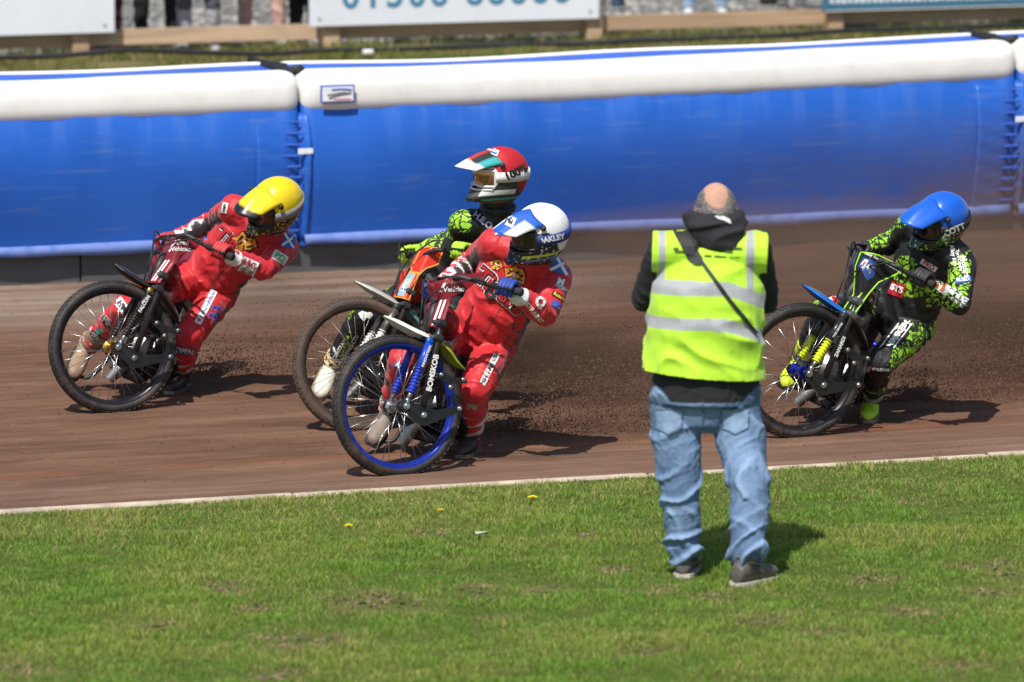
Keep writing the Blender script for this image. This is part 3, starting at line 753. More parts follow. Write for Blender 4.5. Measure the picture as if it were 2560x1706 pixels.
for k, u in enumerate(posts):
    b = MB(); b.bbox((u, VP, 1.17), (.135, .10, 1.18), .008); b.build('post', M_WOOD[k % 3], rf)
for k in range(len(posts) - 1):
    for z, dz in ((.745, .125), (1.25, .12), (1.66, .12)):
        b = MB(); c_ = (posts[k] + posts[k + 1]) / 2
        b.bbox((c_, VP + .072, z + .003 * (k % 2)), (posts[k + 1] - posts[k] + .02 - .03, .038, dz), .004)
        b.build('rail', M_WOOD[(k + 1) % 3], rf)
def lettering(text, size, mat, name='lettering', bold=0.0, parent=None, origin=None, ex=None, ey=None, th=.003, align='CENTER'):
    """flat text as a thin solid, laid on the plane origin + ex, ey (frame of the parent)"""
    cu_ = bpy.data.curves.new('t', 'FONT'); cu_.body = text; cu_.size = size; cu_.align_x = align; cu_.align_y = 'CENTER'; cu_.offset = bold; cu_.extrude = th / 2
    o = bpy.data.objects.new('t', cu_); COL.objects.link(o)
    me = bpy.data.meshes.new_from_object(o.evaluated_get(bpy.context.evaluated_depsgraph_get()))
    bpy.data.objects.remove(o)
    ex = np.asarray(ex, float); ey = np.asarray(ey, float); nn = np.cross(unit(ex), unit(ey)); co = vco(me)
    set_vco(me, np.asarray(origin) + co[:, :1] * ex + co[:, 1:2] * ey + co[:, 2:] * nn)
    return link_mesh(name, me, mat, parent, False)
def hoarding(u0, u1, z0, z1, label, mat, cat='banner'):
    e = t_empty('hoarding', (u0 + u1) / 2, VP - .09, z0); tag(e, label, cat)
    b = MB(); un = np.linspace(u0, u1, 26)
    b.bbox(((u0 + u1) / 2, VP - .085, (z0 + z1) / 2), (u1 - u0, .022, z1 - z0), .004); b.build('panel', mat, e)
    for u in (u0 + .08, u1 - .08):
        for z in (z0 + .06, z1 - .06):
            b = MB(); b.lathe([(0, 0), (.012, 0), (.010, -.006), (0, -.008)], (u, VP - .0965, z), (0, 1, 0), 10, False); b.build('screw', pm('screw_steel', (.4, .4, .4), .35, 1), e)
    return e
M_BOARD = pm('hoarding_white', (.74, .77, .82), .4, var=.04, scale=1.5, dirt=.06)
M_TEAL = pm('hoarding_teal', (.055, .16, .26), .4, var=.08, scale=2)
M_TXT = pm('lettering_teal', (.06, .22, .36), .5, var=.05)
hoarding(8.6, 12.12, .80, 1.62, 'plain white hoarding on the rail fence at far left', M_BOARD)
h2 = hoarding(13.72, 16.17, .80, 1.62, 'white hoarding with a large teal telephone number', M_BOARD)
for k, ch in enumerate('01506 88666'):
    if ch != ' ':
        lettering(ch, .30, M_TXT, 'lettering', .006, h2, (14.06 + .1855 * k + (.03 if k > 5 else 0) - .10 * (k > 5), VP - .0985, 1.035), (1, 0, 0), (0, 0, 1))
h3 = hoarding(18.12, 21.6, .80, 1.62, 'dark teal hoarding at top right with a line of small white print', M_TEAL)
b = MB()
for k in range(60):
    b.box((18.2 + .055 * k, VP - .098, .885 + .0), (.03 + .016 * ((k * 7) % 3) / 2, .003, .034))
b.build('small_print', pm('print_white', (.75, .8, .84), .5), h3)
b = MB(); b.box((19.85, VP - .098, .806), (3.4, .003, .008)); b.build('pale_edge', pm('edge_pale', (.7, .66, .58), .5), h3)

# black hose lying along the bank
hp = [(u, 41.98 + .02 * math.sin(u * .9) + .01 * math.sin(u * 2.3), float(verge_z(np.array(u), np.array(41.98))) + .08 + .006 * math.sin(u * 1.7)) for u in np.linspace(6, 24, 90)]
b = MB(); b.tube(hp, .020, 10); tag(in_track(b.build('hose', pm('hose_black', (.018, .018, .02), .45, var=.2), smooth=True)), 'long black hose running along the bank behind the fence', 'hose')
b = MB(); b.tube([(u, 42.45 + .05 * math.sin(u * 1.2), .68 + .02 * math.sin(u * 1.5)) for u in np.linspace(14.6, 17.4, 30)], .006, 6)
tag(in_track(b.build('cable', pm('cable_grey', (.05, .055, .05), .5), smooth=True)), 'thin dark cable curling through the bank grass', 'cable')
p = gnd(920, 137, .68); b = MB(); b.bbox((p @ TD, p @ QD, .70), (.085, .05, .04), .012); tag(in_track(b.build('plastic_cap', pm('cap_white', (.75, .75, .72), .5), smooth=True)), 'small white plastic block lying under the black hose', 'cap')

# ------------------------------------------------------------------ racing motorcycles
TYRE_R, TYRE_T = .35, .035
RAKE, WBASE, OFFS = rad(21), 1.27, .05
class Bike: pass
def solve_bike(hub, yaw, lean, steer):
    """set the machine on the ground: frame heading (yaw from straight at the viewer), lean to its left, bars turned right"""
    yaw, lean, steer = rad(yaw), rad(lean), rad(steer)
    h = np.array([-math.sin(yaw), -math.cos(yaw), 0]); left = np.cross(ZD, h)
    up = rot(h, -lean, ZD); lf = rot(h, -lean, left)
    s = unit(math.cos(RAKE) * up - math.sin(RAKE) * h); gf = np.cross(lf, s)
    n = rot(s, -steer, lf); g = np.cross(n, s)
    low = (TYRE_R - TYRE_T) * math.sqrt(1 - n[2] ** 2) + TYRE_T - .008
    Y = 28.0
    for _ in range(60): Y += (at(*hub, Y)[2] - low - .012) * 5
    B = Bike(); B.A = at(*hub, Y); B.O = B.A - OFFS * g; B.A0 = B.O + OFFS * gf
    B.n, B.s, B.g, B.h, B.lf, B.up = n, s, g, h, lf, up
    B.front = lambda v: B.A + v[:, :1] * g + v[:, 1:2] * n + v[:, 2:] * s                 # x forward, y left, z up the fork, from the hub
    B.frame = lambda v: B.A0 + v[:, :1] * h + v[:, 1:2] * lf + (v[:, 2:] - .35) * up      # x forward, y left, z up, front axle at z .35
    def infront(p): q = np.asarray(p) - B.A; return np.array([q @ g, q @ n, q @ s])
    def inframe(p): q = np.asarray(p) - B.A0; return np.array([q @ h, q @ lf, q @ up + .35])
    B.infront, B.inframe = infront, inframe
    return B
def tyre_profile(R, w, hgt, m=16):
    pr = []
    for k in range(m):
        a = -math.pi * .86 + 2 * math.pi * .86 * k / (m - 1)
        pr.append((R - hgt / 2 + hgt / 2 * math.cos(a) * (1.0 if abs(a) > 1.0 else 1.0), w / 2 * math.sin(a)))
    return pr
def wheel(B, xf, R, w, hgt, hubw, parent, name, M, c=(0, 0, 0), knob=0):
    b = MB(xf); b.lathe(tyre_profile(R, w, hgt), c, (0, 1, 0), 96)
    nb = 84 if knob else 72
    for k in range(nb):            # tread blocks on crown and shoulders
        t = 2 * math.pi * k / nb
        for side, off, ang in ((-1, w * .30, .62), (1, w * .30, .62), (0, 0, 0)):
            tt = t + (math.pi / nb if side == 0 else 0)
            rr = R - hgt / 2 + (hgt / 2 - .0005) * math.cos(ang * 1.0)
            d = np.array([math.cos(tt), 0, math.sin(tt)]); tg = np.array([-math.sin(tt), 0, math.cos(tt)]); y = np.array([0, 1.0, 0])
            nrm = unit(d * math.cos(ang) + y * side * math.sin(ang)); la = np.cross(tg, nrm)
            p = np.asarray(c) + d * rr + y * side * (w / 2 * math.sin(ang))
            b.box(p, (math.pi * R / nb * 1.25, w * (.20 if side else .24), .007 + knob), np.array([tg, la, nrm]))
    o = shade(b.build(name, M['tyre'], parent, True), 40)
    ri = R - hgt + .004
    b = MB(xf); b.lathe([(ri + .012, -w * .36), (ri + .016, -w * .40), (ri + .004, -w * .42), (ri - .006, -w * .30), (ri - .016, -w * .12), (ri - .018, 0), (ri - .016, w * .12), (ri - .006, w * .30), (ri + .004, w * .42), (ri + .016, w * .40), (ri + .012, w * .36), (ri, 0)], c, (0, 1, 0), 96)
    shade(b.build('rim', M['rim'], o, True), 45)
    b = MB(xf); b.lathe([(.010, -hubw / 2), (.034, -hubw / 2), (.034, -hubw / 2 + .006), (.019, -hubw / 2 + .014), (.019, hubw / 2 - .014), (.034, hubw / 2 - .006), (.034, hubw / 2), (.010, hubw / 2)], c, (0, 1, 0), 24)
    shade(b.build('hub', M['hub'], o, True), 40)
    b = MB(xf)
    for k in range(36):
        t = 2 * math.pi * k / 36; side = 1 if k % 2 else -1; t2 = t + (.62 if (k // 2) % 2 else -.62)
        p0 = np.asarray(c) + np.array([.031 * math.cos(t2), side * hubw / 2 * .9, .031 * math.sin(t2)])
        p1 = np.asarray(c) + np.array([(ri - .012) * math.cos(t), side * .006, (ri - .012) * math.sin(t)])
        b.tube([p0, p1], .0016, 5)
    tag(b.build('spokes', M['spoke'], o, True), kind='stuff')
    return o
def curve_tube(b, pts, r, seg=10, k=6):
    b.tube(catmull(pts, k), r, seg)
def bolt(xf, p, ax, r, parent, mat):
    b = MB(xf); b.lathe([(0, .012), (r * .55, .012), (r * .6, .004), (r, .003), (r, -.006), (0, -.006)], p, ax, 12, False); b.build('bolt', mat, parent, False)

STEEL = pm('bright_steel', (.55, .55, .55), .28, 1.0, var=.15, dirt=.25)
DSTEEL = pm('dirty_steel', (.30, .27, .24), .45, 1.0, var=.4, scale=12, dirt=.8)
ALLOY = pm('cast_alloy', (.36, .35, .34), .42, .9, var=.3, scale=14, bump=.2, dirt=.75)
BLK = pm('black_paint', (.012, .012, .014), .32, var=.2, coat=.3, dirt=.12)
BLKM = pm('black_satin', (.018, .018, .02), .5, var=.25, dirt=.25)
CARBON = pm('carbon_tube', (.016, .016, .018), .28, var=.5, scale=300, coat=.4)
RUBBER = pm('tyre_rubber', (.017, .016, .016), .62, var=.3, scale=30, bump=.25, dirt=.55)
GRIP = pm('grip_rubber', (.02, .02, .02), .8, bump=.3)
WHITE = pm('print_white2', (.80, .80, .78), .5, var=.04)

def build_bike(P):
    B = P['B']; FX, RX = B.front, B.frame; M = P['M']
    base = B.A - ZD * B.A[2]; base = (base + gnd_under(B)) / 2
    e = empty('motorcycle', base); tag(e, P['label'], 'motorcycle', 'speedway motorcycles racing on the track')
    # front wheel and fork
    wheel(B, FX, TYRE_R, .066, .056, .12, e, 'front_wheel', M)
    b = MB(FX); b.tube([(0, -.105, 0), (0, .105, 0)], .010, 12); b.build('axle', STEEL, e, True)
    fm = P['fork']
    for sd in (1, -1):
        y = .078 * sd
        b = MB(FX); b.tube([(-.104, y, .0), (-.078, y, .36), (-.070, y, .46)], [.0165, .0175, .0175], 14); o = b.build('fork_leg', fm, e, True)
        b = MB(FX); b.tube([(-.1055, y, -.02), (-.103, y, .05)], [.013, .012], 12); b.build('leg_end', STEEL, o, True)
        # trailing plate joining axle and fork leg
        b = MB(FX); b.plate([(.022, .018), (.028, -.012), (.005, -.03), (-.09, -.062), (-.125, -.066), (-.150, -.045), (-.285, .055), (-.300, .082), (-.282, .096), (-.130, .012), (-.085, .022), (-.02, .03)], (0, (y + .021 * sd), 0), (1, 0, 0), (0, 0, 1), .006)
        o = b.build('link_plate', P.get('plate', pm('plate_black', (.008, .008, .009), .45, var=.3)), e)
        b = MB(FX); b.plate([(-.02, -.012), (-.10, -.038), (-.10, .0), (-.03, .012)], (0, y + .0255 * sd, 0), (1, 0, 0), (0, 0, 1), .002); b.build('plate_recess', pm('recess_black', (.006, .006, .006), .7), o)
        for q, r in (((0, 0), .019), ((-.104, -.014), .016), ((-.282, .078), .013)):
            bolt(FX, (q[0], y + .026 * sd, q[1]), (0, sd, 0), r, e, STEEL)
        # slotted stay up behind the wheel
        b = MB(FX); b.plate([(-.125, .19), (-.14, .225), (-.205, .215), (-.275, .235), (-.292, .212), (-.212, .185), (-.25, .10), (-.275, .095), (-.225, .165)], (0, y + .016 * sd, 0), (1, 0, 0), (0, 0, 1), .005); st = b.build('stay', pm('plate_black', (.008, .008, .009), .45, var=.3), e)
        for q in ((-.138, .207), (-.262, .222), (-.205, .165)): bolt(FX, (q[0], y + .020 * sd, q[1]), (0, sd, 0), .011, e, STEEL)
        # suspension strut with gaiter
        p0 = np.array([-.004, y + .012 * sd, .03]); p1 = np.array([-.036, y + .006 * sd, .345]); d = p1 - p0
        b = MB(FX); b.tube([p0, p0 + d * .2], .009, 10); b.tube([p0 - d * .03, p0 + d * .03], .015, 12); o = b.build('strut', STEEL, e, True)
        pts, rr = [], []
        m = 29
        for k in range(m):
            t = .14 + .40 * k / (m - 1); pts.append(p0 + d * t); rr.append(.0205 + .0055 * math.cos(k * math.pi / 2.0) - .003 * (k / m))
        b = MB(FX); b.tube(pts, rr, 16); b.build('gaiter', P['gaiter'], o, True)
        b = MB(FX); b.tube([p0 + d * .52, p0 + d * .96], [.019, .019], 14); b.build('strut_body', P['strut'], o, True)
        b = MB(FX); b.lathe([(0, .014), (.018, .014), (.021, .006), (.021, -.01), (0, -.01)], p1, (0, 1, 0), 14, False); b.build('strut_eye', P.get('eye', BLKM), o, True)
    for z, nm in ((.375, 'lower_clamp'), (.45, 'upper_clamp')):
        x = -.078 + (z - .36) * .07
        b = MB(FX); b.bbox((x + .004, 0, z), (.052, .21, .028), .008); o = b.build(nm, P.get('clamp', BLKM), e)
        for sd in (1, -1):
            b = MB(FX); b.tube([(x, .078 * sd, z - .018), (x, .078 * sd, z + .018)], .026, 14); b.build('clamp_ring', P.get('clamp', BLKM), o, True)
            bolt(FX, (x + .028, .078 * sd, z), (1, 0, .0), .008, e, STEEL)
    # mudguard in two blades
    def blade(path, ws, mat, mat2, nm):
        path = np.array(catmull([np.array([x, 0, z]) for x, z in path], 6)); n = len(path); ws = np.interp(np.linspace(0, 1, n), np.linspace(0, 1, len(ws)), ws)
        tg = np.gradient(path, axis=0); tg /= np.linalg.norm(tg, axis=1)[:, None]; nr = np.stack([-tg[:, 2], 0 * tg[:, 0], tg[:, 0]], 1); nr *= np.sign(nr[:, 2:] + 1e-9)
        m = 9; rows = []
        for j in range(m):
            t = -1 + 2 * j / (m - 1); rows.append(path + np.array([0, 1, 0]) * (t * ws)[:, None] - nr * (.50 * ws * t * t)[:, None])
        v = np.concatenate(rows + [r - nr * .004 for r in rows]); f = []
        for j in range(m - 1):
            for i in range(n - 1):
                a = j * n + i; f += [(a, a + 1, a + n + 1, a + n), (a + m * n, a + n + m * n, a + n + 1 + m * n, a + 1 + m * n)]
        for i in range(n - 1):
            f += [(i, i + m * n, i + 1 + m * n, i + 1), ((m - 1) * n + i, (m - 1) * n + i + 1, (2 * m - 1) * n + i + 1, (2 * m - 1) * n + i)]
        b = MB(FX); b.add(v, f); o = b.build(nm, mat, e, True)
        if mat2:      # coloured decal along the middle
            rws = [path + nr * .0012 + np.array([0, 1, 0]) * (t * ws * .42)[:, None] - nr * (.50 * ws * .42 ** 2 * t * t)[:, None] for t in (-1, 0, 1)]
            k0, k1 = int(n * .18), int(n * .92); q = k1 - k0
            b = MB(FX); b.add(np.concatenate([r[k0:k1] for r in rws]), [(j * q + i, j * q + i + 1, (j + 1) * q + i + 1, (j + 1) * q + i) for j in range(2) for i in range(q - 1)]); b.build('decal', mat2, o, True)
        return o
    tip, rear = P['mud']
    blade([(-.070, .392), (0.03, .398), (.12, (tip[1] + .398) / 2 + .005), tip], [.050, .056, .050, .010], P['mudm'][0], P['mudm'][1], 'front_mudguard')
    blade([(-.125, .385), (-.19, .362), (-.25, .32), rear], [.046, .052, .046, .012], P['mudm'][2], P['mudm'][3], 'rear_blade')
    # handlebars: bent tube, grips, levers
    gl, gr = B.infront(P['J']['lha']), B.infront(P['J']['rha'])
    dirs = {}
    mid = np.array([-.055, 0, .655])
    for gpt, sd in ((gl, 1), (gr, -1)):
        a = unit(gpt + np.array([-.02, 0, 0]) - (mid + np.array([-.02, .12 * sd, .03]))); a = unit(a + np.array([-.25, sd * .7, -.05])); dirs[sd] = a
    b = MB(FX)
    pl = [gl + dirs[1] * .065, gl, gl - dirs[1] * .10, mid + np.array([-.02, .13, .035]), mid + np.array([0, .05, 0]), mid + np.array([0, -.05, 0]), mid + np.array([-.02, -.13, .035]), gr - dirs[-1] * .10, gr, gr + dirs[-1] * .065]
    b.tube(catmull(pl, 6), .0115, 12); b.tube([mid + np.array([-.02, .13, .037]), mid + np.array([-.02, -.13, .037])], .008, 10); hb = b.build('handlebar', BLKM, e, True)
    for gpt, sd in ((gl, 1), (gr, -1)):
        a = dirs[sd]; b = MB(FX); ts = np.linspace(-.065, .075, 24); b.tube([gpt + a * t for t in ts], [.0185 + .0018 * (k % 2) for k in range(24)], 14); b.lathe([(0, .003), (.017, .003), (.021, 0), (.021, -.006), (0, -.006)], gpt + a * .078, a, 14, False)
        b.build('grip', GRIP, hb, True)
        pv = gpt - a * .085; fw = np.array([1.0, 0, -.1])
        b = MB(FX); curve_tube(b, [pv + fw * .005, pv + fw * .03, pv + fw * .05 + a * .05, pv + fw * .058 + a * .13, pv + fw * .06 + a * .165], [.007] * 24 + [.009], 8); b.build('lever', pm('lever_black', (.03, .03, .03), .35, .5), hb, True)
        b = MB(FX); b.bbox(pv, (.034, .03, .03), .006); b.build('lever_clamp', BLKM, hb)
        b = MB(FX); curve_tube(b, [pv + fw * .02, pv + fw * .09 + np.array([0, -.05 * sd, .02]), np.array([.01, .03 * sd, .56]), np.array([-.02, .04 * sd, .40])], .0042, 6); b.build('cable', pm('cable_black', (.012, .012, .012), .5), hb, True)
    # wedge-shaped front cover, its flanks carrying the sponsor print
    fz = np.array([q[1] for q in P['cover_front']]); fx_ = np.array([q[0] for q in P['cover_front']])
    def flank(x, z, lift=0.0, sd=1):
        d = np.interp(z, fz, fx_) - x; y = .022 + .076 * np.clip(d / .06, 0, 1) ** .8
        return np.stack([x + (y - .05) * .44 + lift * .5 * (d < .06), sd * (y + lift), z], -1)
    def sheet(poly_bm, lift, sd, th=0.0):
        for ax in (0, 1):
            lo = min(v.co[ax] for v in poly_bm.verts); hi = max(v.co[ax] for v in poly_bm.verts); x = math.floor(lo / .012) * .012 + .012
            while x < hi:
                pc = [0, 0, 0]; pc[ax] = x; pn = [0, 0, 0]; pn[ax] = 1
                bmesh.ops.bisect_plane(poly_bm, geom=poly_bm.verts[:] + poly_bm.edges[:] + poly_bm.faces[:], plane_co=pc, plane_no=pn); x += .012
        me = bpy.data.meshes.new('sheet'); poly_bm.to_mesh(me); poly_bm.free(); co = vco(me)
        set_vco(me, FX(flank(co[:, 0], co[:, 1], lift, sd))); return me
    def pbm(poly):
        bm = bmesh.new(); bm.faces.new([bm.verts.new((x, z, 0)) for x, z in poly]); bmesh.ops.triangulate(bm, faces=bm.faces[:]); return bm
    cv = link_mesh('front_cover', sheet(pbm(P['cover']), 0, 1), P['coverm'], e, True); so = cv.modifiers.new('thick', 'SOLIDIFY'); so.thickness = .004; so.offset = 0
    rc = link_mesh('right_flank', sheet(pbm(P['cover']), 0, -1), P['coverm'], cv, True); so = rc.modifiers.new('thick', 'SOLIDIFY'); so.thickness = .004; so.offset = 0
    b = MB(FX); zz = np.linspace(fz[0], fz[-1], 12); xx = np.interp(zz, fz, fx_); L_ = flank(xx, zz); b.strip(L_, L_ * np.array([1, -1, 1]), (-.003, 0, 0)); b.build('cover_nose', P['coverm'], cv, True)
    for poly, mt in P.get('cover_art', []): link_mesh('cover_stripe', sheet(pbm(poly), .0035, 1), mt, cv, True)
    if P.get('cover_edge'):
        q = np.array(P['cover'] + [P['cover'][0]]); q2 = np.concatenate([np.linspace(q[i], q[i + 1], 8)[:-1] for i in range(len(q) - 1)] + [q[-1:]])
        b = MB(FX); b.tube(flank(q2[:, 0], q2[:, 1], .002), .0045, 6); b.build('cover_edging', P['cover_edge'], cv, True)
    for txt, x, z, ang, size, mt in P.get('cover_text', []):
        cu_ = bpy.data.curves.new('t', 'FONT'); cu_.body = txt; cu_.size = size; cu_.align_x = 'CENTER'; cu_.align_y = 'CENTER'; cu_.offset = size * .02; cu_.resolution_u = 3
        to = bpy.data.objects.new('t', cu_); COL.objects.link(to); tm = bpy.data.meshes.new_from_object(to.evaluated_get(bpy.context.evaluated_depsgraph_get())); bpy.data.objects.remove(to)
        co = vco(tm); ca, sa = math.cos(ang), math.sin(ang); X, Y_ = co[:, 0].copy(), co[:, 1].copy()
        co[:, 0] = x - X * ca + Y_ * sa; co[:, 1] = z + X * sa + Y_ * ca; co[:, 2] = 0; set_vco(tm, co); bm = bmesh.new(); bm.from_mesh(tm)
        link_mesh('lettering', sheet(bm, .006, 1), mt, cv, False)
    for txt, mt, size in P.get('leg_text', []):
        d = unit(np.array([-.078 + .104, 0, .36])); ex = -(B.g * d[0] + B.s * d[2]); ey = np.cross(B.n, ex)
        o_ = FX(np.array([[-.092, .0785 + .0185, .20]]))[0]
        lettering(txt, size, mt, 'lettering', size * .03, e, o_, -ex, -ey, .0015)
    for txt, mt, size in P.get('strut_text', []):
        d = unit(np.array([-.032, 0, .315])); ex = (B.g * d[0] + B.s * d[2]); ey = np.cross(B.n, ex)
        o_ = FX(np.array([[-.028, .1115, .265]]))[0]
        lettering(txt, size, mt, 'lettering', size * .03, e, o_, ex, ey, .0015)
    # ---- main frame
    hs = lambda t: np.array([-.047 - .358 * t, 0, .332 + .934 * t])
    fmat = P.get('framem', BLKM)
    b = MB(RX); b.tube([hs(.40), hs(.575)], .024, 14); b.build('head_tube', fmat, e, True)
    b = MB(RX); curve_tube(b, [hs(.55), (-.40, 0, .80), (-.62, 0, .66), (-.82, 0, .56), (-1.0, 0, .50)], .018, 12)
    for y in (.07, -.07):
        curve_tube(b, [hs(.42) + np.array([0, y * .3, 0]), (-.34, y, .52), (-.44, y, .28), (-.50, y, .17), (-.75, y * 1.1, .16), (-1.0, y * 1.2, .24), (-1.27, y * 1.3, .33)], .013, 10)
        curve_tube(b, [(-.84, y * .6, .55), (-1.05, y * 1.25, .44), (-1.27, y * 1.3, .33)], .011, 10)
    b.build('frame', fmat, e, True)
    # engine: crankcase, finned barrel, head, carburettor, clutch
    b = MB(RX); b.lathe([(0, .085), (.095, .085), (.11, .07), (.112, -.07), (.095, -.085), (0, -.085)], (-.62, 0, .27), (0, 1, 0), 28, False); b.bbox((-.75, 0, .26), (.2, .13, .14), .02); en = shade(b.build('engine', ALLOY, e, True), 35)
    b = MB(RX); ux = unit(np.array([.22, 0, 1.0]))
    for k in range(11):
        c_ = np.array([-.60, 0, .38]) + ux * (.018 * k); r = .082 if k < 8 else .075
        b.lathe([(0, .004), (r, .004), (r, -.004), (0, -.004)], c_, ux, 20, False)
    b.tube([(-.60, 0, .36), np.array([-.60, 0, .36]) + ux * .22], .058, 18); b.build('cylinder', ALLOY, en, False)
    b = MB(RX); b.bbox(np.array([-.60, 0, .36]) + ux * .25, (.15, .14, .06), .015); b.build('cylinder_head', ALLOY, en)
    b = MB(RX); b.tube([(-.66, .0, .54), (-.76, .02, .55)], .028, 14); b.tube([(-.74, .02, .50), (-.74, .02, .60)], .024, 12); b.build('carburettor', ALLOY, en, True)
    b = MB(RX); b.lathe([(0, .03), (.085, .03), (.1, .012), (.1, -.02), (0, -.02)], (-.80, .10, .28), (0, 1, 0), 24, False); shade(b.build('clutch_cover', P.get('clutch', ALLOY), en, True), 35)
    b = MB(RX); curve_tube(b, [(-.535, -.02, .575), (-.44, -.04, .55), (-.385, -.05, .42), (-.395, -.05, .28), (-.43, -.06, .20), (-.52, -.10, .14), (-.72, -.15, .19), (-.95, -.17, .24)], [.021] * 24 + [.022] * 6 + [.03] * 13, 14); b.build('exhaust_pipe', DSTEEL, e, True)
    b = MB(RX); b.bbox((-.60, 0, .135), (.34, .17, .05), .015); b.build('engine_plate', BLKM, en)
    for y in (.095, -.095):
        b = MB(RX); b.plate([(-.42, .20), (-.46, .36), (-.60, .44), (-.80, .40), (-.92, .26), (-.80, .15), (-.52, .13)], (0, y, 0), (1, 0, 0), (0, 0, 1), .006); b.build('side_plate', BLKM, en)
    b = MB(RX); b.tube([(-.425, -.012, .225), (-.405, -.045, .15), (-.395, -.075, .085)], [.026, .033, .030], 16); b.tube([(-.43, -.005, .245), (-.425, -.012, .225)], [.035, .035], 14); shade(b.build('exhaust_muffler', ALLOY, e, True), 50)
    # tank, seat, tail
    b = MB(RX); b.rings([((-.30, 0, .80), (0, .03, 0), (0, 0, .03)), ((-.34, 0, .79), (0, .075, 0), (0, 0, .055)), ((-.46, 0, .735), (0, .085, 0), (0, 0, .065)), ((-.58, 0, .68), (0, .06, 0), (0, 0, .05)), ((-.62, 0, .66), (0, .02, 0), (0, 0, .02))], 18); b.build('fuel_tank', P['tank'], e, True)
    b = MB(RX); b.rings([((-.62, 0, .60), (0, .045, 0), (0, 0, .018)), ((-.68, 0, .60), (0, .07, 0), (0, 0, .028)), ((-.82, 0, .585), (0, .095, 0), (0, 0, .032)), ((-.95, 0, .60), (0, .10, 0), (0, 0, .03)), ((-1.0, 0, .62), (0, .07, 0), (0, 0, .02))], 18); b.build('saddle', pm('saddle_vinyl', (.015, .015, .016), .55, bump=.3), e, True)
    b = MB(RX); arc = [(-1.27 + .40 * math.cos(t), .33 + .40 * math.sin(t)) for t in np.linspace(rad(40), rad(150), 26)]
    wv = [.075] * 20 + list(np.linspace(.075, .04, 6))
    b.strip([(x, w_, z) for (x, z), w_ in zip(arc, wv)], [(x, -w_, z) for (x, z), w_ in zip(arc, wv)], (0, 0, .005)); b.build('rear_mudguard', P['tank'], e, True)
    wheel(B, RX, .33, .10, .085, .14, e, 'rear_wheel', M, (-1.27, 0, .33), .004)
    b = MB(RX); b.lathe([(.11, .006), (.115, .0), (.11, -.006), (.07, -.004), (.07, .004)], (-1.27, .085, .33), (0, 1, 0), 36); b.build('sprocket', DSTEEL, e, False)
    b = MB(RX); b.strip([(-.80, .10, .39), (-1.0, .10, .43), (-1.27, .10, .45)], [(-.80, .075, .39), (-1.0, .075, .43), (-1.27, .075, .45)], (0, 0, .004)); b.tube([(-.80, .09, .375), (-1.27, .088, .44)], .007, 6); b.tube([(-.80, .09, .19), (-1.27, .088, .22)], .007, 6); b.build('chain', DSTEEL, e, True)
    # right footrest reaching to the rider's boot
    rt = B.inframe(P['J']['rto']); ra = B.inframe(P['J']['ran']); fp = rt * .62 + ra * .38 + np.array([0, 0, -.055])
    b = MB(RX); curve_tube(b, [(-.62, -.08, .24), (-.66, -.14, .2), fp + np.array([0, .08, 0]), fp + np.array([0, -.05, -.005])], [.011] * 18 + [.013], 10); b.build('footrest', BLKM, e, True)
    return e
def gnd_under(B):
    p = B.frame(np.array([[-1.27, 0, 0]]))[0]; p[2] = 0; return p

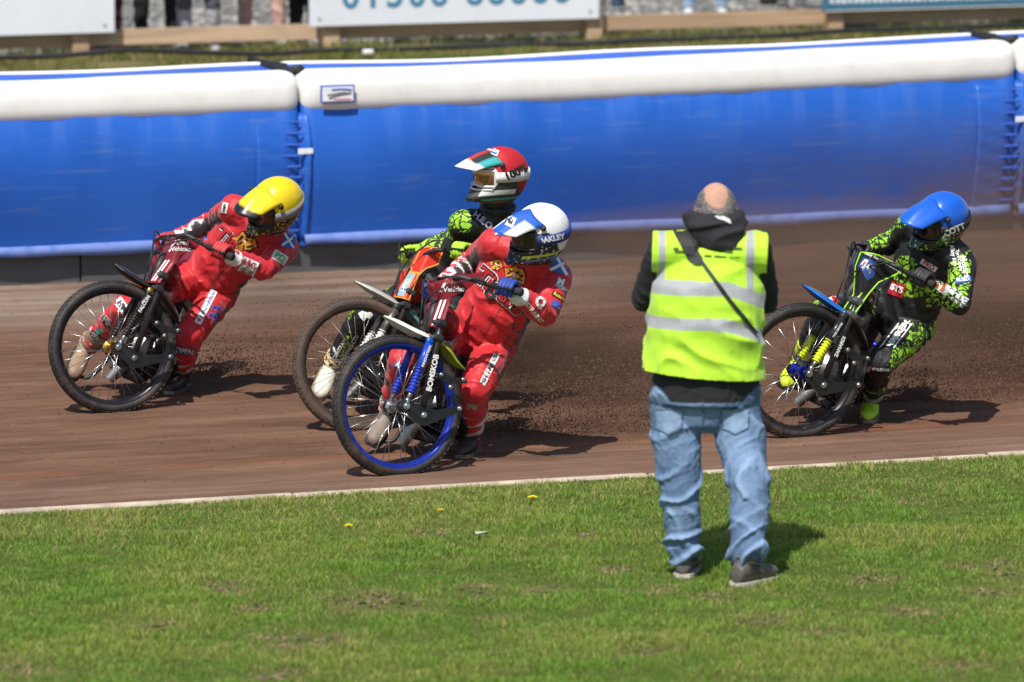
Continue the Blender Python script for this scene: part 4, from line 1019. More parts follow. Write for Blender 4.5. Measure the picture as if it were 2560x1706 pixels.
# ------------------------------------------------------------------ people
def limb(b, pts, radii, seg=16):
    pts = [np.asarray(p, float) for p in pts]
    b.tube(pts, radii, seg); b.sphere(pts[0], radii[0], 14); b.sphere(pts[-1], radii[-1], 14)
class Body: pass
def make_body(J, k=1.0, voxel=.0075, extra=None, head=True, arm=(.078, .068, .058, .058, .044), leg=(.100, .092, .074, .068, .066, .052), torso=None, smooth=5, neck_r=.068, hand_gap=.075, foot_gap=0.0, belly=0.0, head_r=.078):
    """one continuous skin over the joints J"""
    J = {a: np.asarray(v, float) for a, v in J.items()}
    b = MB(); lat = unit(J['lsh'] - J['rsh']); hl = unit(J['lhip'] - J['rhip']); pc = (J['lhip'] + J['rhip']) / 2; nb = J['neck']
    sc_ = (J['lsh'] + J['rsh']) / 2; sp = unit(sc_ - pc)
    T = torso or [(-.20, .105, .09), (-.10, .155, .115), (.05, .178, .13), (.25, .168, .128), (.45, .168, .13), (.65, .182, .136), (.82, .182, .128), (.95, .150, .105), (1.06, .085, .08)]
    L_ = np.linalg.norm(sc_ - pc); rs = []
    for t, w, d in T:
        tt = min(max(t, 0), 1); la = unit(hl * (1 - tt) + lat * tt); fr = unit(np.cross(la, sp)); up_ = sp
        bow = fr * (-.025 * math.sin(math.pi * tt))
        c = pc + sp * L_ * t + bow + fr * belly * math.exp(-((t - .35) / .25) ** 2)
        if t > 1: c = sc_ * .4 + nb * .6 + sp * .02
        rs.append((c, la * w * k, fr * (d * k + belly * .6 * math.exp(-((t - .35) / .25) ** 2))))
    b.rings(rs, 24)
    S = {}
    S['torso'] = (pc, sc_, .15)
    b.tube([sc_ + (nb - sc_) * .3, nb + (J['head'] - nb) * .5], [neck_r * 1.25, neck_r], 14)
    S['neck'] = (nb, nb + (J['head'] - nb) * .5, neck_r)
    if head: b.sphere(J['head'], (head_r, .094, .116), 18); S['head'] = (J['head'], J['head'] + np.array([0, 0, .02]), .10)
    for s in 'rl':
        sh, el, ha = J[s + 'sh'], J[s + 'el'], J[s + 'ha']; wr = ha + unit(el - ha) * hand_gap
        limb(b, [sh, sh * .5 + el * .5, el], [arm[0] * k, arm[1] * k, arm[2] * k]); limb(b, [el, el * .65 + wr * .35, wr], [arm[2] * k, arm[3] * k, arm[4] * k])
        b.tube([sc_ + (sh - sc_) * .25 + sp * .02, sh + sp * .005], [.09 * k, arm[0] * k * 1.03], 14)
        S[s + 'uarm'] = (sh, el, arm[1]); S[s + 'farm'] = (el, wr, arm[3])
        hp, kn, an = J[s + 'hip'], J[s + 'kn'], J[s + 'an']; an = an + unit(kn - an) * foot_gap
        limb(b, [hp, hp * .6 + kn * .4, kn], [leg[0] * k, leg[1] * k, leg[2] * k]); limb(b, [kn, kn * .68 + an * .32, an], [leg[3] * k, leg[4] * k, leg[5] * k])
        S[s + 'thigh'] = (hp, kn, leg[1]); S[s + 'shin'] = (kn, an, leg[4])
    if extra: extra(b)
    me = remeshed(b, voxel, smooth)
    B = Body(); B.me = me; B.P = vco(me); B.N = vno(me); B.lat = lat; B.sp = sp; B.fr = unit(np.cross(lat, sp)); B.J = J
    names = list(S); D = []; TT = []
    for nme in names:
        a, c, r = S[nme]; ab = c - a; t = ((B.P - a) @ ab) / (ab @ ab); q = B.P - (a + np.clip(t, 0, 1)[:, None] * ab)
        D.append(np.linalg.norm(q, axis=1) / r); TT.append(t)
    D = np.array(D); B.names = names; B.seg = D.argmin(0); B.t = np.array(TT)[B.seg, np.arange(len(B.P))]
    B.T = {n_: TT[i] for i, n_ in enumerate(names)}
    B.near = {n_: D[i] for i, n_ in enumerate(names)}
    B.S = S
    return B
def is_seg(B, *nm):
    return np.isin(B.seg, [B.names.index(x) for x in nm if x in B.names])
def ridge(x):
    return 1 - np.abs(np.sin(x))
def wrinkle(B, amp=1.0, knees=False, seed=0, only=None):
    """cloth folds as real relief"""
    P = B.P; d = np.zeros(len(P)); w1 = wob(P, 26, seed); w2 = wob(P, 55, seed + 1)
    for s in 'rl':
        m = is_seg(B, s + 'uarm'); t = B.t; d += m * .0045 * (ridge(t * 16 + 2.4 * w1) - .5) * sm(t, .25, .9)
        m = is_seg(B, s + 'farm'); d += m * .0045 * (ridge(t * 15 + 2.4 * w1) - .5) * (1 - sm(t, .5, 1.0) * .5)
        m = is_seg(B, s + 'thigh'); d += m * .006 * (ridge(t * 13 + 2.6 * w1) - .5) * (1 - sm(t, .2, .6) * .6)
        if knees: d += m * .0035 * np.sin(t * 95) * sm(t, .70, .78) * (1 - sm(t, .98, 1.05)) * (B.N @ B.fr > -.35)
        m = is_seg(B, s + 'shin'); d += m * .005 * (ridge(t * 14 + 2.6 * w1) - .5)
        if knees: d += m * .003 * np.sin(t * 100) * (1 - sm(t, .10, .18))
    m = is_seg(B, 'torso'); d += m * (.007 * (ridge(B.T['torso'] * 11 + 2.2 * w1 + 1.5 * wob(P, 9, seed + 3)) - .5) * (1 - .6 * sm(B.T['torso'], .45, .9)))
    d += .0016 * w2
    B.P = P + B.N * (d * amp * 2.0)[:, None]; set_vco(B.me, B.P); B.N = vno(B.me)
def bvh_of(me, verts=None):
    P = vco(me) if verts is None else verts
    return BVHTree.FromPolygons([tuple(p) for p in P], [tuple(p.vertices) for p in me.polygons])
def cast(bv, px, py):
    d = unit(ray(px, py)); h = bv.ray_cast(Vector(CP), Vector(d))
    return (None, None, d) if h[0] is None else (np.array(h[0]), np.array(h[1]), d)
def stick(name, bm, cx, cy, bv, mat, parent, off=.004, step=9):
    """press a flat outline (bmesh in photo pixels about cx, cy; y up) onto a surface so that it follows its curves"""
    c0, n0, d0 = cast(bv, cx, cy)
    if c0 is None: bm.free(); return None
    for ax in (0, 1):
        lo = min(v.co[ax] for v in bm.verts); hi = max(v.co[ax] for v in bm.verts); x = lo + step
        while x < hi:
            pc = [0, 0, 0]; pc[ax] = x; pn = [0, 0, 0]; pn[ax] = 1
            bmesh.ops.bisect_plane(bm, geom=bm.verts[:] + bm.edges[:] + bm.faces[:], plane_co=pc, plane_no=pn); x += step
    dep0 = (c0 - CP) @ CF; bad = []
    for v in bm.verts:
        p, n, d = cast(bv, cx + v.co.x, cy - v.co.y); lift = off + v.co.z * .002
        if p is None or abs((p - CP) @ CF - dep0) > .11:
            bad.append(v); continue
        v.co = Vector(p + n * lift * .55 - d * lift * .55)
    bmesh.ops.delete(bm, geom=bad, context='VERTS')
    if not bm.faces: bm.free(); return None
    me = bpy.data.meshes.new(name); bm.to_mesh(me); bm.free()
    return link_mesh(name, me, mat, parent, False)
def rotpts(pts, ang):
    c, s = math.cos(ang), math.sin(ang); return [(x * c - y * s, x * s + y * c) for x, y in pts]
def patch(name, pts, cx, cy, bv, mat, parent, ang=0, off=.004):
    bm = bmesh.new(); vs = [bm.verts.new((x, y, 0)) for x, y in rotpts(pts, rad(ang))]; bm.faces.new(vs)
    bmesh.ops.triangulate(bm, faces=bm.faces[:])
    return stick(name, bm, cx, cy, bv, mat, parent, off)
def rect(w, h): return [(-w / 2, -h / 2), (w / 2, -h / 2), (w / 2, h / 2), (-w / 2, h / 2)]
def print_text(txt, cx, cy, w, ang, bv, mat, parent, off=.0055, bold=.02, sy=1.0, shear=0.0):
    """sponsor print stuck to cloth: w = width in photo pixels"""
    cu_ = bpy.data.curves.new('t', 'FONT'); cu_.body = txt; cu_.size = 1; cu_.align_x = 'CENTER'; cu_.align_y = 'CENTER'; cu_.offset = bold; cu_.shear = shear; cu_.resolution_u = 3
    o = bpy.data.objects.new('t', cu_); COL.objects.link(o)
    me = bpy.data.meshes.new_from_object(o.evaluated_get(bpy.context.evaluated_depsgraph_get())); bpy.data.objects.remove(o)
    co = vco(me); k = w / (co[:, 0].max() - co[:, 0].min()); c, s = math.cos(rad(ang)), math.sin(rad(ang)); x, y = co[:, 0] * k, co[:, 1] * k * sy
    co[:, 0], co[:, 1], co[:, 2] = x * c - y * s, x * s + y * c, 0; set_vco(me, co)
    bm = bmesh.new(); bm.from_mesh(me); bpy.data.meshes.remove(me)
    return stick('lettering', bm, cx, cy, bv, mat, parent, off, 8)

def glove(gp, a, elbow, mat, parent, name='glove', up_hint=None):
    """hand closed round a bar: four curled fingers of different length, thumb underneath"""
    a = unit(a); e1 = elbow - gp; e1 = unit(e1 - a * (e1 @ a)); e2 = np.cross(a, e1)
    if e2[2] < 0: e2 = -e2
    b = MB()
    for i, (ln, r) in enumerate(((.92, .0112), (1.05, .0120), (1.0, .0118), (.84, .0105))):
        o = gp + a * (.033 - .0222 * i)
        kn = o + e1 * .020 + e2 * .040
        b.tube(catmull([kn, o - e1 * .016 * ln + e2 * .043, o - e1 * .037 * ln + e2 * .018, o - e1 * .036 * ln - e2 * .012, o - e1 * .010 - e2 * .033 * ln], 4), [r * 1.08] * 6 + [r] * 6 + [r * .88] * 5, 10)
        b.sphere(kn, r * 1.25, 10); b.sphere(o - e1 * .010 - e2 * .033 * ln, r * .9, 10)
    wr = gp + unit(elbow - gp) * .078 + e2 * .012
    b.rings([(gp + e1 * .012 + e2 * .036, a * .045, e2 * .013 + e1 * .004), (gp + e1 * .04 + e2 * .030, a * .046, e2 * .019), (gp + e1 * .065 + e2 * .020, a * .041, e2 * .023), (wr, a * .034, e2 * .028), (wr + unit(elbow - gp) * .045, a * .040, e2 * .038), (wr + unit(elbow - gp) * .06, a * .041, e2 * .040)], 18)
    tb = gp - a * .030
    b.tube(catmull([tb + e1 * .055 + e2 * .006, tb + e1 * .034 - a * .022 - e2 * .012, tb + e1 * .006 - a * .022 - e2 * .028, tb - e1 * .022 - a * .012 - e2 * .024], 4), [.016] * 4 + [.0135] * 5 + [.011] * 4, 10)
    b.sphere(tb - e1 * .022 - a * .012 - e2 * .024, .0112, 10)
    me = remeshed(b, .0034, 3)
    return link_mesh(name, me, mat, parent, True)
def boot(kn, an, to, side, mats, parent, shaft=.15, name='boot', steel=False, sole_col=(.02, .02, .02), minz=None, k=1.0, flat=False):
    """boot with shaft, ankle, heel, toe box; a separate sole"""
    kn, an, to = (np.asarray(x, float) for x in (kn, an, to)); dn = unit(an - kn)
    e1 = unit(to - (an + dn * .055)); e3 = -dn - e1 * (-dn @ e1); e3 = unit(e3); e2 = np.cross(e3, e1)
    if minz is not None: e1 = unit(e1 * np.array([1, 1, 0])); e3 = ZD; e2 = np.cross(e3, e1)
    b = MB(); rs = []
    for s, w, h in ((-.068, .018, .022), (-.060, .033, .040), (-.03, .040, .052), (.02, .043, .056), (.06, .045, .048), (.10, .048, .037), (.15, .048, .031), (.19, .041, .026), (.212, .026, .020), (.220, .012, .012)):
        rs.append((an + e1 * s + e3 * (-.082 + h), e2 * w * k, e3 * h))
    b.rings(rs, 20)
    b.tube([an - e3 * .02, an - dn * .05, an - dn * shaft * .6, an - dn * shaft], [.048 * k, .052 * k, .058 * k, .060 * k], 16)
    me = remeshed(b, .006, 4); P = vco(me)
    sb = MB(); out = []
    for s, w in ((-.066, .030), (-.04, .042), (.0, .045), (.05, .045), (.10, .050), (.15, .050), (.19, .043), (.215, .026)):
        out.append((s, w * k))
    poly = [(s, w) for s, w in out] + [(s, -w) for s, w in out[::-1]]
    sb.plate(poly, an + e3 * (-.088), e1, e2, .020)
    sm_ = sb.mesh('sole'); SP = vco(sm_)
    if minz is not None:
        lift = minz - min(P[:, 2].min(), SP[:, 2].min()); P[:, 2] += lift; SP[:, 2] += lift; set_vco(me, P); set_vco(sm_, SP)
    o = link_mesh(name, me, mats[0], parent, True)
    link_mesh('sole', sm_, mats[1], o, False)
    for kk in range(2):        # buckle straps
        c = an - dn * (.02 + .045 * kk) + (SP.mean(0) * 0)
        b2 = MB(); s1 = unit(e1 - dn * (e1 @ dn)); s2 = np.cross(dn, s1); r = .0545 * k + .004 * kk
        b2.tube([c + (math.cos(t) * s1 + math.sin(t) * s2) * r for t in np.linspace(-2.2, 2.2, 18)], .0055, 6)
        if minz is not None:
            pass
        b2.build('strap', mats[2], o, True)
    return o
def helmet(c, f, u, parent, mat, colfun, peak_mat, strap_mat, lens_mat, frame_mat, size=1.0, peak=True, peak_col=None, cloth=1.0):
    f = unit(f); u = np.asarray(u, float); u = unit(u - f * (u @ f)); l = np.cross(u, f); c = np.asarray(c, float)
    xf = lambda v: c + (v[:, :1] * f + v[:, 1:2] * l + v[:, 2:] * u) * size
    def shell(az, el, k=1.0):
        ce, se, ca, sa = np.cos(el), np.sin(el), np.cos(az), np.sin(az)
        a = np.where(ca > 0, .150, .158); x = a * ce * ca; y = .124 * np.sign(sa) * np.abs(ce * np.abs(sa)) ** .92; z = np.where(se > 0, .142, .165) * se
        ch = np.exp(-((np.degrees(el) + 40) / 17) ** 2) * np.exp(-(np.degrees(az) / 40) ** 2)
        x = x + .085 * ch; z = z - .012 * ch
        x = x * (1 - .16 * np.clip(-se, 0, 1) * (ca < 0))
        return np.stack([x, y, z], -1) * k
    az = np.radians(np.linspace(-180, 180, 145)); el = np.radians(np.concatenate([np.linspace(-62, -24, 20), np.linspace(-22, 21, 19), np.linspace(23, 89.5, 30)]))
    A, E = np.meshgrid(az, el, indexing='ij'); P = shell(A, E)
    rise = 1 + .012 * sm(np.degrees(E), 8, 26) * (np.cos(A) < 2)         # cloth cap standing proud of the shell
    cz = wob(P.reshape(-1, 3), 34, 3).reshape(A.shape)
    rise = rise + (.010 * (ridge(A * 3.2 + 1.5 * cz) - .5) + .006 * (ridge(P[..., 0] * 38 + 2 * cz) - .5)) * sm(np.degrees(E), 12, 30) * (1 - sm(np.degrees(E), 80, 89)) * cloth
    P = P * rise[..., None]
    nv = len(el); fcs = []
    for i in range(len(az) - 1):
        for j in range(nv - 1):
            am = math.degrees((az[i] + az[i + 1]) / 2); em = math.degrees((el[j] + el[j + 1]) / 2)
            lim = 58 - 14 * abs(em) / 22
            if abs(am) < lim and -22 < em < 21: continue
            fcs.append((i * nv + j, (i + 1) * nv + j, (i + 1) * nv + j + 1, i * nv + j + 1))
    me = bpy.data.meshes.new('helmet'); V = xf(P.reshape(-1, 3)); me.from_pydata(V.tolist(), [], fcs)
    set_col(me, colfun(np.degrees(A).ravel(), np.degrees(E).ravel()))
    bm = bmesh.new(); bm.from_mesh(me); bmesh.ops.remove_doubles(bm, verts=bm.verts, dist=.0005); bmesh.ops.delete(bm, geom=[v for v in bm.verts if not v.link_faces], context='VERTS'); bmesh.ops.recalc_face_normals(bm, faces=bm.faces); bm.to_mesh(me); bm.free()
    bv = bvh_of(me)
    o = link_mesh('helmet', me, mat, parent, True)
    so = o.modifiers.new('thick', 'SOLIDIFY'); so.thickness = .012; so.offset = -1 if True else 1
    # rim of the eye port
    b = MB(xf); pr = []
    for am, em in [(t, 21) for t in np.linspace(-46, 46, 20)] + [(58 - 14 * abs(e) / 22, e) for e in np.linspace(21, -22, 12)] + [(t, -22) for t in np.linspace(46, -46, 20)] + [(-(58 - 14 * abs(e) / 22), e) for e in np.linspace(-22, 21, 12)]:
        pr.append(shell(np.radians(am), np.radians(em)) * 1.002)
    b.tube(pr + [pr[0]], .006, 8); b.build('port_rim', frame_mat, o, True)
    # goggles: curved lens in a padded frame, strap round the back
    ga = np.radians(np.linspace(-50, 50, 31)); ge = np.radians(np.linspace(-17, 15, 13)); GA, GE = np.meshgrid(ga, ge, indexing='ij'); GP = shell(GA, GE, .965); GP[..., 0] += .006
    dip = .35 * np.exp(-(np.degrees(GA) / 9) ** 2) * (np.degrees(GE) < -6); GP[..., 2] += .02 * dip
    b = MB(xf); b.add(GP.reshape(-1, 3), [(i * 13 + j, (i + 1) * 13 + j, (i + 1) * 13 + j + 1, i * 13 + j + 1) for i in range(30) for j in range(12)]); lens = b.build('goggle_lens', lens_mat, o, True)
    edge = [GP[i, 0] for i in range(31)] + [GP[30, j] for j in range(13)] + [GP[i, 12] for i in range(30, -1, -1)] + [GP[0, j] for j in range(12, -1, -1)]
    b = MB(xf); b.tube(edge, .0075, 8); b.build('goggle_frame', frame_mat, o, True)
    b = MB(xf); aa = np.radians(np.linspace(50, 310, 60)); top = shell(aa, np.radians(12 - 4 * np.cos(aa) * 0 + 0 * aa), 1.0) ; bot = shell(aa, np.radians(-8 + 0 * aa), 1.0)
    nrm = top.copy(); nrm[:, 2] = 0; nrm /= np.linalg.norm(nrm, axis=1)[:, None]
    mid = shell(aa, np.radians(2 + 0 * aa), 1.0)
    rows = [top + nrm * .0055, mid + nrm * .0065, bot + nrm * .0045]; n = len(aa)
    b.add(np.concatenate(rows), [(r * n + i, r * n + i + 1, (r + 1) * n + i + 1, (r + 1) * n + i) for r in range(2) for i in range(n - 1)]); st = b.build('goggle_strap', strap_mat, o, True); so = st.modifiers.new('thick', 'SOLIDIFY'); so.thickness = .003; so.offset = 1
    if peak:
        nr, nt_ = 12, 15; V = []
        for i in range(nr):
            r = i / (nr - 1)
            for j in range(nt_):
                t = -1 + 2 * j / (nt_ - 1)
                ra_ = np.radians(68.0 * t); re_ = np.radians(66 - 36 * abs(t) ** 1.5)
                root = shell(ra_, re_, 1.014)
                tp = np.array([.278 - .060 * t * t, .084 * t, .060 - .014 * t * t])
                q = root + (tp - root) * r
                q[2] += .010 * math.sin(math.pi * r) * (1 - .5 * t * t) + .007 * math.exp(-(t / .14) ** 2) * math.sin(math.pi * min(1, r * 1.1)) - .008 * math.exp(-((abs(t) - .5) / .09) ** 2) * math.sin(math.pi * r)
                x, y, z = q
                V.append((x, y, z))
        b = MB(xf); b.add(V, [(i * nt_ + j, (i + 1) * nt_ + j, (i + 1) * nt_ + j + 1, i * nt_ + j + 1) for i in range(nr - 1) for j in range(nt_ - 1)])
        me = b.mesh('peak')
        set_col(me, peak_col(np.array([i / (nr - 1) for i in range(nr) for j in range(nt_)]), np.array([-1 + 2 * j / (nt_ - 1) for i in range(nr) for j in range(nt_)])))
        pk = link_mesh('peak', me, peak_mat, o, True); so = pk.modifiers.new('thick', 'SOLIDIFY'); so.thickness = .005; so.offset = 0
        for sd in (1, -1):
            b = MB(xf); b.lathe([(0, .008), (.011, .008), (.014, .002), (.014, -.006), (0, -.006)], (.068, .113 * sd, .066), (.2, sd, .35), 12, False); b.build('peak_screw', BLKM, o, True)
        bvp = bvh_of(me, V_world(me, pk))
    else: bvp = None
    # chin vents and neck roll
    b = MB(xf)
    for k in (-1, 0, 1):
        pv = shell(np.radians(k * 13.0), np.radians(-40.0)) * 1.01; b.bbox(pv, (.010, .026, .022 - .004 * abs(k)), .004)
    b.build('chin_vent', BLKM, o)
    b = MB(xf); aa = np.radians(np.linspace(0, 360, 41)); ring = shell(np.where(aa > np.pi, aa - 2 * np.pi, aa), np.radians(-62 + 0 * aa)) * .97; b.tube(list(ring), .011, 8); b.build('neck_roll', BLKM, o, True)
    return o, bv, bvp
def V_world(me, ob):
    return vco(me) + BASE[ob.name]

# ------------------------------------------------------------------ the four racers and their machines
RED = (.56, .012, .021); DRED = (.20, .010, .018); LIME = (.30, .62, .020); INK = (.010, .010, .012); WHT = (.78, .77, .76)
def rgba(n, c): o = np.ones((n, 4), np.float32); o[:, :3] = c; return o
def put(o, m, c, a=1.0): o[m, :3] = c; o[m, 3] = a
M_RED = vcol_mat('red_race_suit', .55, bump=.35, bscale=90, var=.10, sheen=.15, dirt=.22, crumple=(13, .55))
M_GRN = vcol_mat('lime_race_suit', .6, pattern=(LIME, INK, 24.0, .09), bump=.3, bscale=90, var=.12, dirt=.15, crumple=(13, .5))
M_HEL_Y = vcol_mat('helmet_yellow', .35, pattern=((.62, .42, .0), (.012, .011, .010), 36.0, .20), bump=.03, bscale=14, var=.05, coat=.25)
M_HEL_B = vcol_mat('helmet_blue', .33, pattern=((.40, .66, .05), (.012, .012, .014), 30.0, .20), bump=.03, bscale=14, var=.05, coat=.35)
M_HEL_R = vcol_mat('helmet_red', .6, bump=.25, bscale=24, var=.08)
M_HEL_W = vcol_mat('helmet_white', .55, pattern=((.60, .60, .60), (.012, .016, .03), 36.0, .22), bump=.20, bscale=24, var=.05)
M_LENS = pm('goggle_mirror', (.10, .075, .07), .08, .85, var=.1)
M_LENS2 = pm('goggle_amber', (.35, .20, .10), .10, .8, var=.15)
WHP, BLKP, REDP = pm('print_white3', (.80, .80, .78), .6, var=.03), pm('print_black', (.012, .012, .013), .6), pm('print_red', (.52, .015, .02), .6)
BLUP, ORGP, LIMP, GRNP, YELP, TEALP = pm('print_blue', (.02, .10, .45), .6), pm('print_orange', (.72, .30, .03), .6), pm('print_lime', LIME, .6), pm('print_green', (.12, .42, .05), .6), pm('print_yellow', (.75, .55, .03), .6), pm('print_teal', (.05, .35, .36), .6)
GREYP = pm('print_grey', (.35, .33, .30), .6)

BIKES = {
 'Y': dict(B=solve_bike((281, 868), 11, 21, 62)), 'W': dict(B=solve_bike((992, 1016), 15, 11, 50)),
 'R': dict(B=solve_bike((895, 912), 10, 22.5, 68)), 'B': dict(B=solve_bike((2000, 928), 20, 22.5, 50))}
JOINTS = {
 'Y': {'head': [-1.254, 30.012, 1.082], 'neck': [-1.341, 30.132, 0.921], 'rsh': [-1.481, 30.2, 1.034], 'rel': [-1.614, 30.439, 0.932], 'rha': [-1.863, 30.307, 0.831], 'lsh': [-1.215, 30.223, 0.815], 'lel': [-1.322, 29.954, 0.732], 'lha': [-1.528, 29.734, 0.852], 'rhip': [-1.727, 30.411, 0.639], 'lhip': [-1.566, 30.499, 0.556], 'lkn': [-1.721, 30.135, 0.361], 'lan': [-1.793, 30.477, 0.109], 'lto': [-1.856, 30.307, 0.023], 'rkn': [-2.07, 30.19, 0.498], 'ran': [-2.297, 30.469, 0.253], 'rto': [-2.353, 30.322, 0.134]},
 'W': {'head': [0.126, 27.915, 1.187], 'neck': [0.077, 28.054, 1.023], 'rsh': [-0.089, 28.124, 1.093], 'rel': [-0.178, 28.377, 0.99], 'rha': [-0.397, 28.222, 0.838], 'lsh': [0.223, 28.122, 0.925], 'lel': [0.166, 27.866, 0.777], 'lha': [-0.019, 27.65, 0.924], 'rhip': [-0.25, 28.302, 0.636], 'lhip': [-0.07, 28.35, 0.567], 'lkn': [-0.182, 27.962, 0.392], 'lan': [-0.202, 28.275, 0.1], 'lto': [-0.26, 28.102, 0.017], 'rkn': [-0.543, 28.011, 0.52], 'ran': [-0.614, 28.329, 0.229], 'rto': [-0.689, 28.196, 0.108]},
 'R': {'head': [-0.061, 29.442, 1.3], 'neck': [-0.076, 29.513, 1.091], 'rsh': [-0.254, 29.461, 1.034], 'rel': [-0.284, 29.738, 0.936], 'rha': [-0.541, 29.641, 0.844], 'lsh': [0.039, 29.611, 0.971], 'lel': [-0.112, 29.358, 0.892], 'lha': [-0.261, 29.075, 0.933], 'rhip': [-0.417, 29.775, 0.667], 'lhip': [-0.238, 29.875, 0.634], 'lkn': [-0.379, 29.51, 0.436], 'lan': [-0.443, 29.834, 0.156], 'lto': [-0.508, 29.675, 0.056], 'rkn': [-0.774, 29.558, 0.544], 'ran': [-0.948, 29.821, 0.246], 'rto': [-1.007, 29.679, 0.121]},
 'B': {'head': [2.216, 29.178, 1.095], 'neck': [2.214, 29.316, 0.924], 'rsh': [2.069, 29.335, 1.042], 'rel': [2.003, 29.589, 0.923], 'rha': [1.803, 29.358, 0.904], 'lsh': [2.325, 29.178, 0.857], 'lel': [2.295, 28.941, 0.679], 'lha': [2.09, 28.752, 0.833], 'rhip': [1.958, 29.545, 0.591], 'lhip': [2.115, 29.468, 0.496], 'lkn': [1.91, 29.104, 0.361], 'lan': [1.879, 29.449, 0.108], 'lto': [1.847, 29.273, 0.017], 'rkn': [1.621, 29.27, 0.603], 'ran': [1.513, 29.562, 0.3], 'rto': [1.435, 29.399, 0.221]}}
CRIM = pm('cover_crimson', (.22, .012, .022), .4, var=.08, coat=.2)
def rimm(n, c, metal=.3): return pm(n, c, .3, metal, var=.1, dirt=.2)
def wheel_mats(rim, hub, spoke=STEEL): return dict(tyre=RUBBER, rim=rim, hub=hub, spoke=spoke)
def stripe(x0, z0, x1, z1, w): return [(x0, z0), (x1, z1), (x1 - w, z1 + w * .3), (x0 - w, z0 + w * .3)]
BIKES['Y'].update(J=JOINTS['Y'], label='black speedway motorcycle with crimson cover ridden by the yellow-helmeted racer', M=wheel_mats(rimm('rim_black', (.012, .012, .02)), pm('hub_gold', (.62, .36, .08), .28, 1)), fork=CARBON, gaiter=pm('spring_black', (.015, .015, .016), .4), strut=BLK, eye=pm('eye_gold', (.62, .36, .08), .28, 1),
   mud=((.181, .405), (-.287, .275)), mudm=(BLK, None, BLK, None), tank=CRIM, coverm=CRIM,
   cover=[(-.026, .636), (-.208, .726), (-.189, .656), (-.133, .599), (-.117, .522), (-.086, .400), (-.014, .388), (-.043, .535)], cover_front=[(-.014, .388), (-.043, .535), (-.026, .636)],
   cover_art=[(stripe(-.026, .402, -.052, .535, .010), WHITE), (stripe(-.043, .405, -.070, .540, .010), WHITE), ([(-.045, .585), (-.055, .625), (-.068, .63), (-.058, .582)], WHITE)],
   cover_text=[('Allied', -.098, .648, rad(24), .036, WHITE), ('Vehicles', -.112, .617, rad(24), .033, WHITE)], strut_text=[('FALCON', WHITE, .026)])
BIKES['W'].update(J=JOINTS['W'], label='speedway motorcycle with bright blue front rim ridden by the white-helmeted racer', M=wheel_mats(rimm('rim_blue', (.006, .028, .30)), pm('hub_steel', (.4, .4, .42), .3, 1)), fork=BLK, gaiter=pm('gaiter_blue', (.01, .035, .40), .45), strut=pm('strut_blue', (.012, .05, .45), .35), eye=pm('eye_blue', (.02, .12, .5), .3, .6),
   mud=((.201, .405), (-.303, .295)), mudm=(pm('guard_white', (.78, .80, .70), .4), None, pm('guard_olive', (.30, .36, .03), .45), pm('guard_white2', (.72, .74, .66), .4)), tank=CRIM, coverm=CRIM,
   cover=[(.011, .638), (-.238, .769), (-.238, .744), (-.176, .658), (-.103, .583), (-.094, .430), (-.029, .423), (-.037, .561)], cover_front=[(-.029, .423), (-.037, .561), (.011, .638)],
   cover_art=[(stripe(-.038, .432, -.047, .565, .011), WHITE), (stripe(-.058, .434, -.067, .568, .011), WHITE), ([(-.030, .60), (-.036, .64), (-.050, .645), (-.044, .597)], WHITE)],
   cover_text=[('Allied', -.085, .662, rad(20), .032, pm('print_pink', (.45, .12, .12), .5)), ('Vehicles', -.100, .628, rad(20), .034, WHITE)], leg_text=[('BOMSKOB', WHITE, .040)], strut_text=[('INNOVATION', WHITE, .018)])
BIKES['R'].update(J=JOINTS['R'], label='muddy speedway motorcycle with orange and blue cover ridden by the red-helmeted racer', M=dict(tyre=pm('tyre_muddy', (.075, .052, .040), .85, var=.3, scale=30, bump=.3, dirt=.9), rim=pm('rim_muddy', (.05, .035, .028), .6, .2, dirt=.8), hub=pm('hub_muddy', (.2, .18, .16), .5, .6, dirt=.8), spoke=DSTEEL), fork=BLK, gaiter=pm('gaiter_white', (.72, .72, .68), .5), strut=DSTEEL,
   mud=((.205, .385), (-.25, .335)), mudm=(pm('guard_silver', (.55, .56, .50), .35, .3), pm('guard_glitter', (.10, .30, .34), .3, .5, var=.6, scale=120), pm('guard_glitter2', (.16, .34, .33), .3, .5, var=.6, scale=120), pm('guard_gold', (.4, .30, .05), .4)), tank=pm('tank_orange', (.62, .03, .012), .4), coverm=pm('cover_red', (.66, .03, .012), .4, var=.05, coat=.2), clutch=pm('clutch_red', (.25, .01, .012), .4, .5, dirt=.6),
   cover=[(-.025, .688), (-.148, .726), (-.156, .642), (-.105, .592), (-.085, .54), (-.096, .404), (-.007, .399), (-.025, .552)], cover_front=[(-.007, .399), (-.025, .552), (-.025, .688)],
   cover_art=[([(-.008, .41), (-.024, .548), (-.062, .548), (-.055, .41)], pm('cover_sky', (.25, .42, .62), .5)), ([(-.055, .41), (-.062, .548), (-.070, .548), (-.064, .41)], ORGP), ([(-.024, .548), (-.085, .548), (-.085, .56), (-.024, .56)], ORGP), ([(-.022, .44), (-.03, .51), (-.052, .51), (-.046, .44)], WHITE)],
   cover_edge=pm('edging_orange', (.75, .30, .03), .5), cover_text=[('Monster', -.080, .475, rad(80), .026, BLKP)])
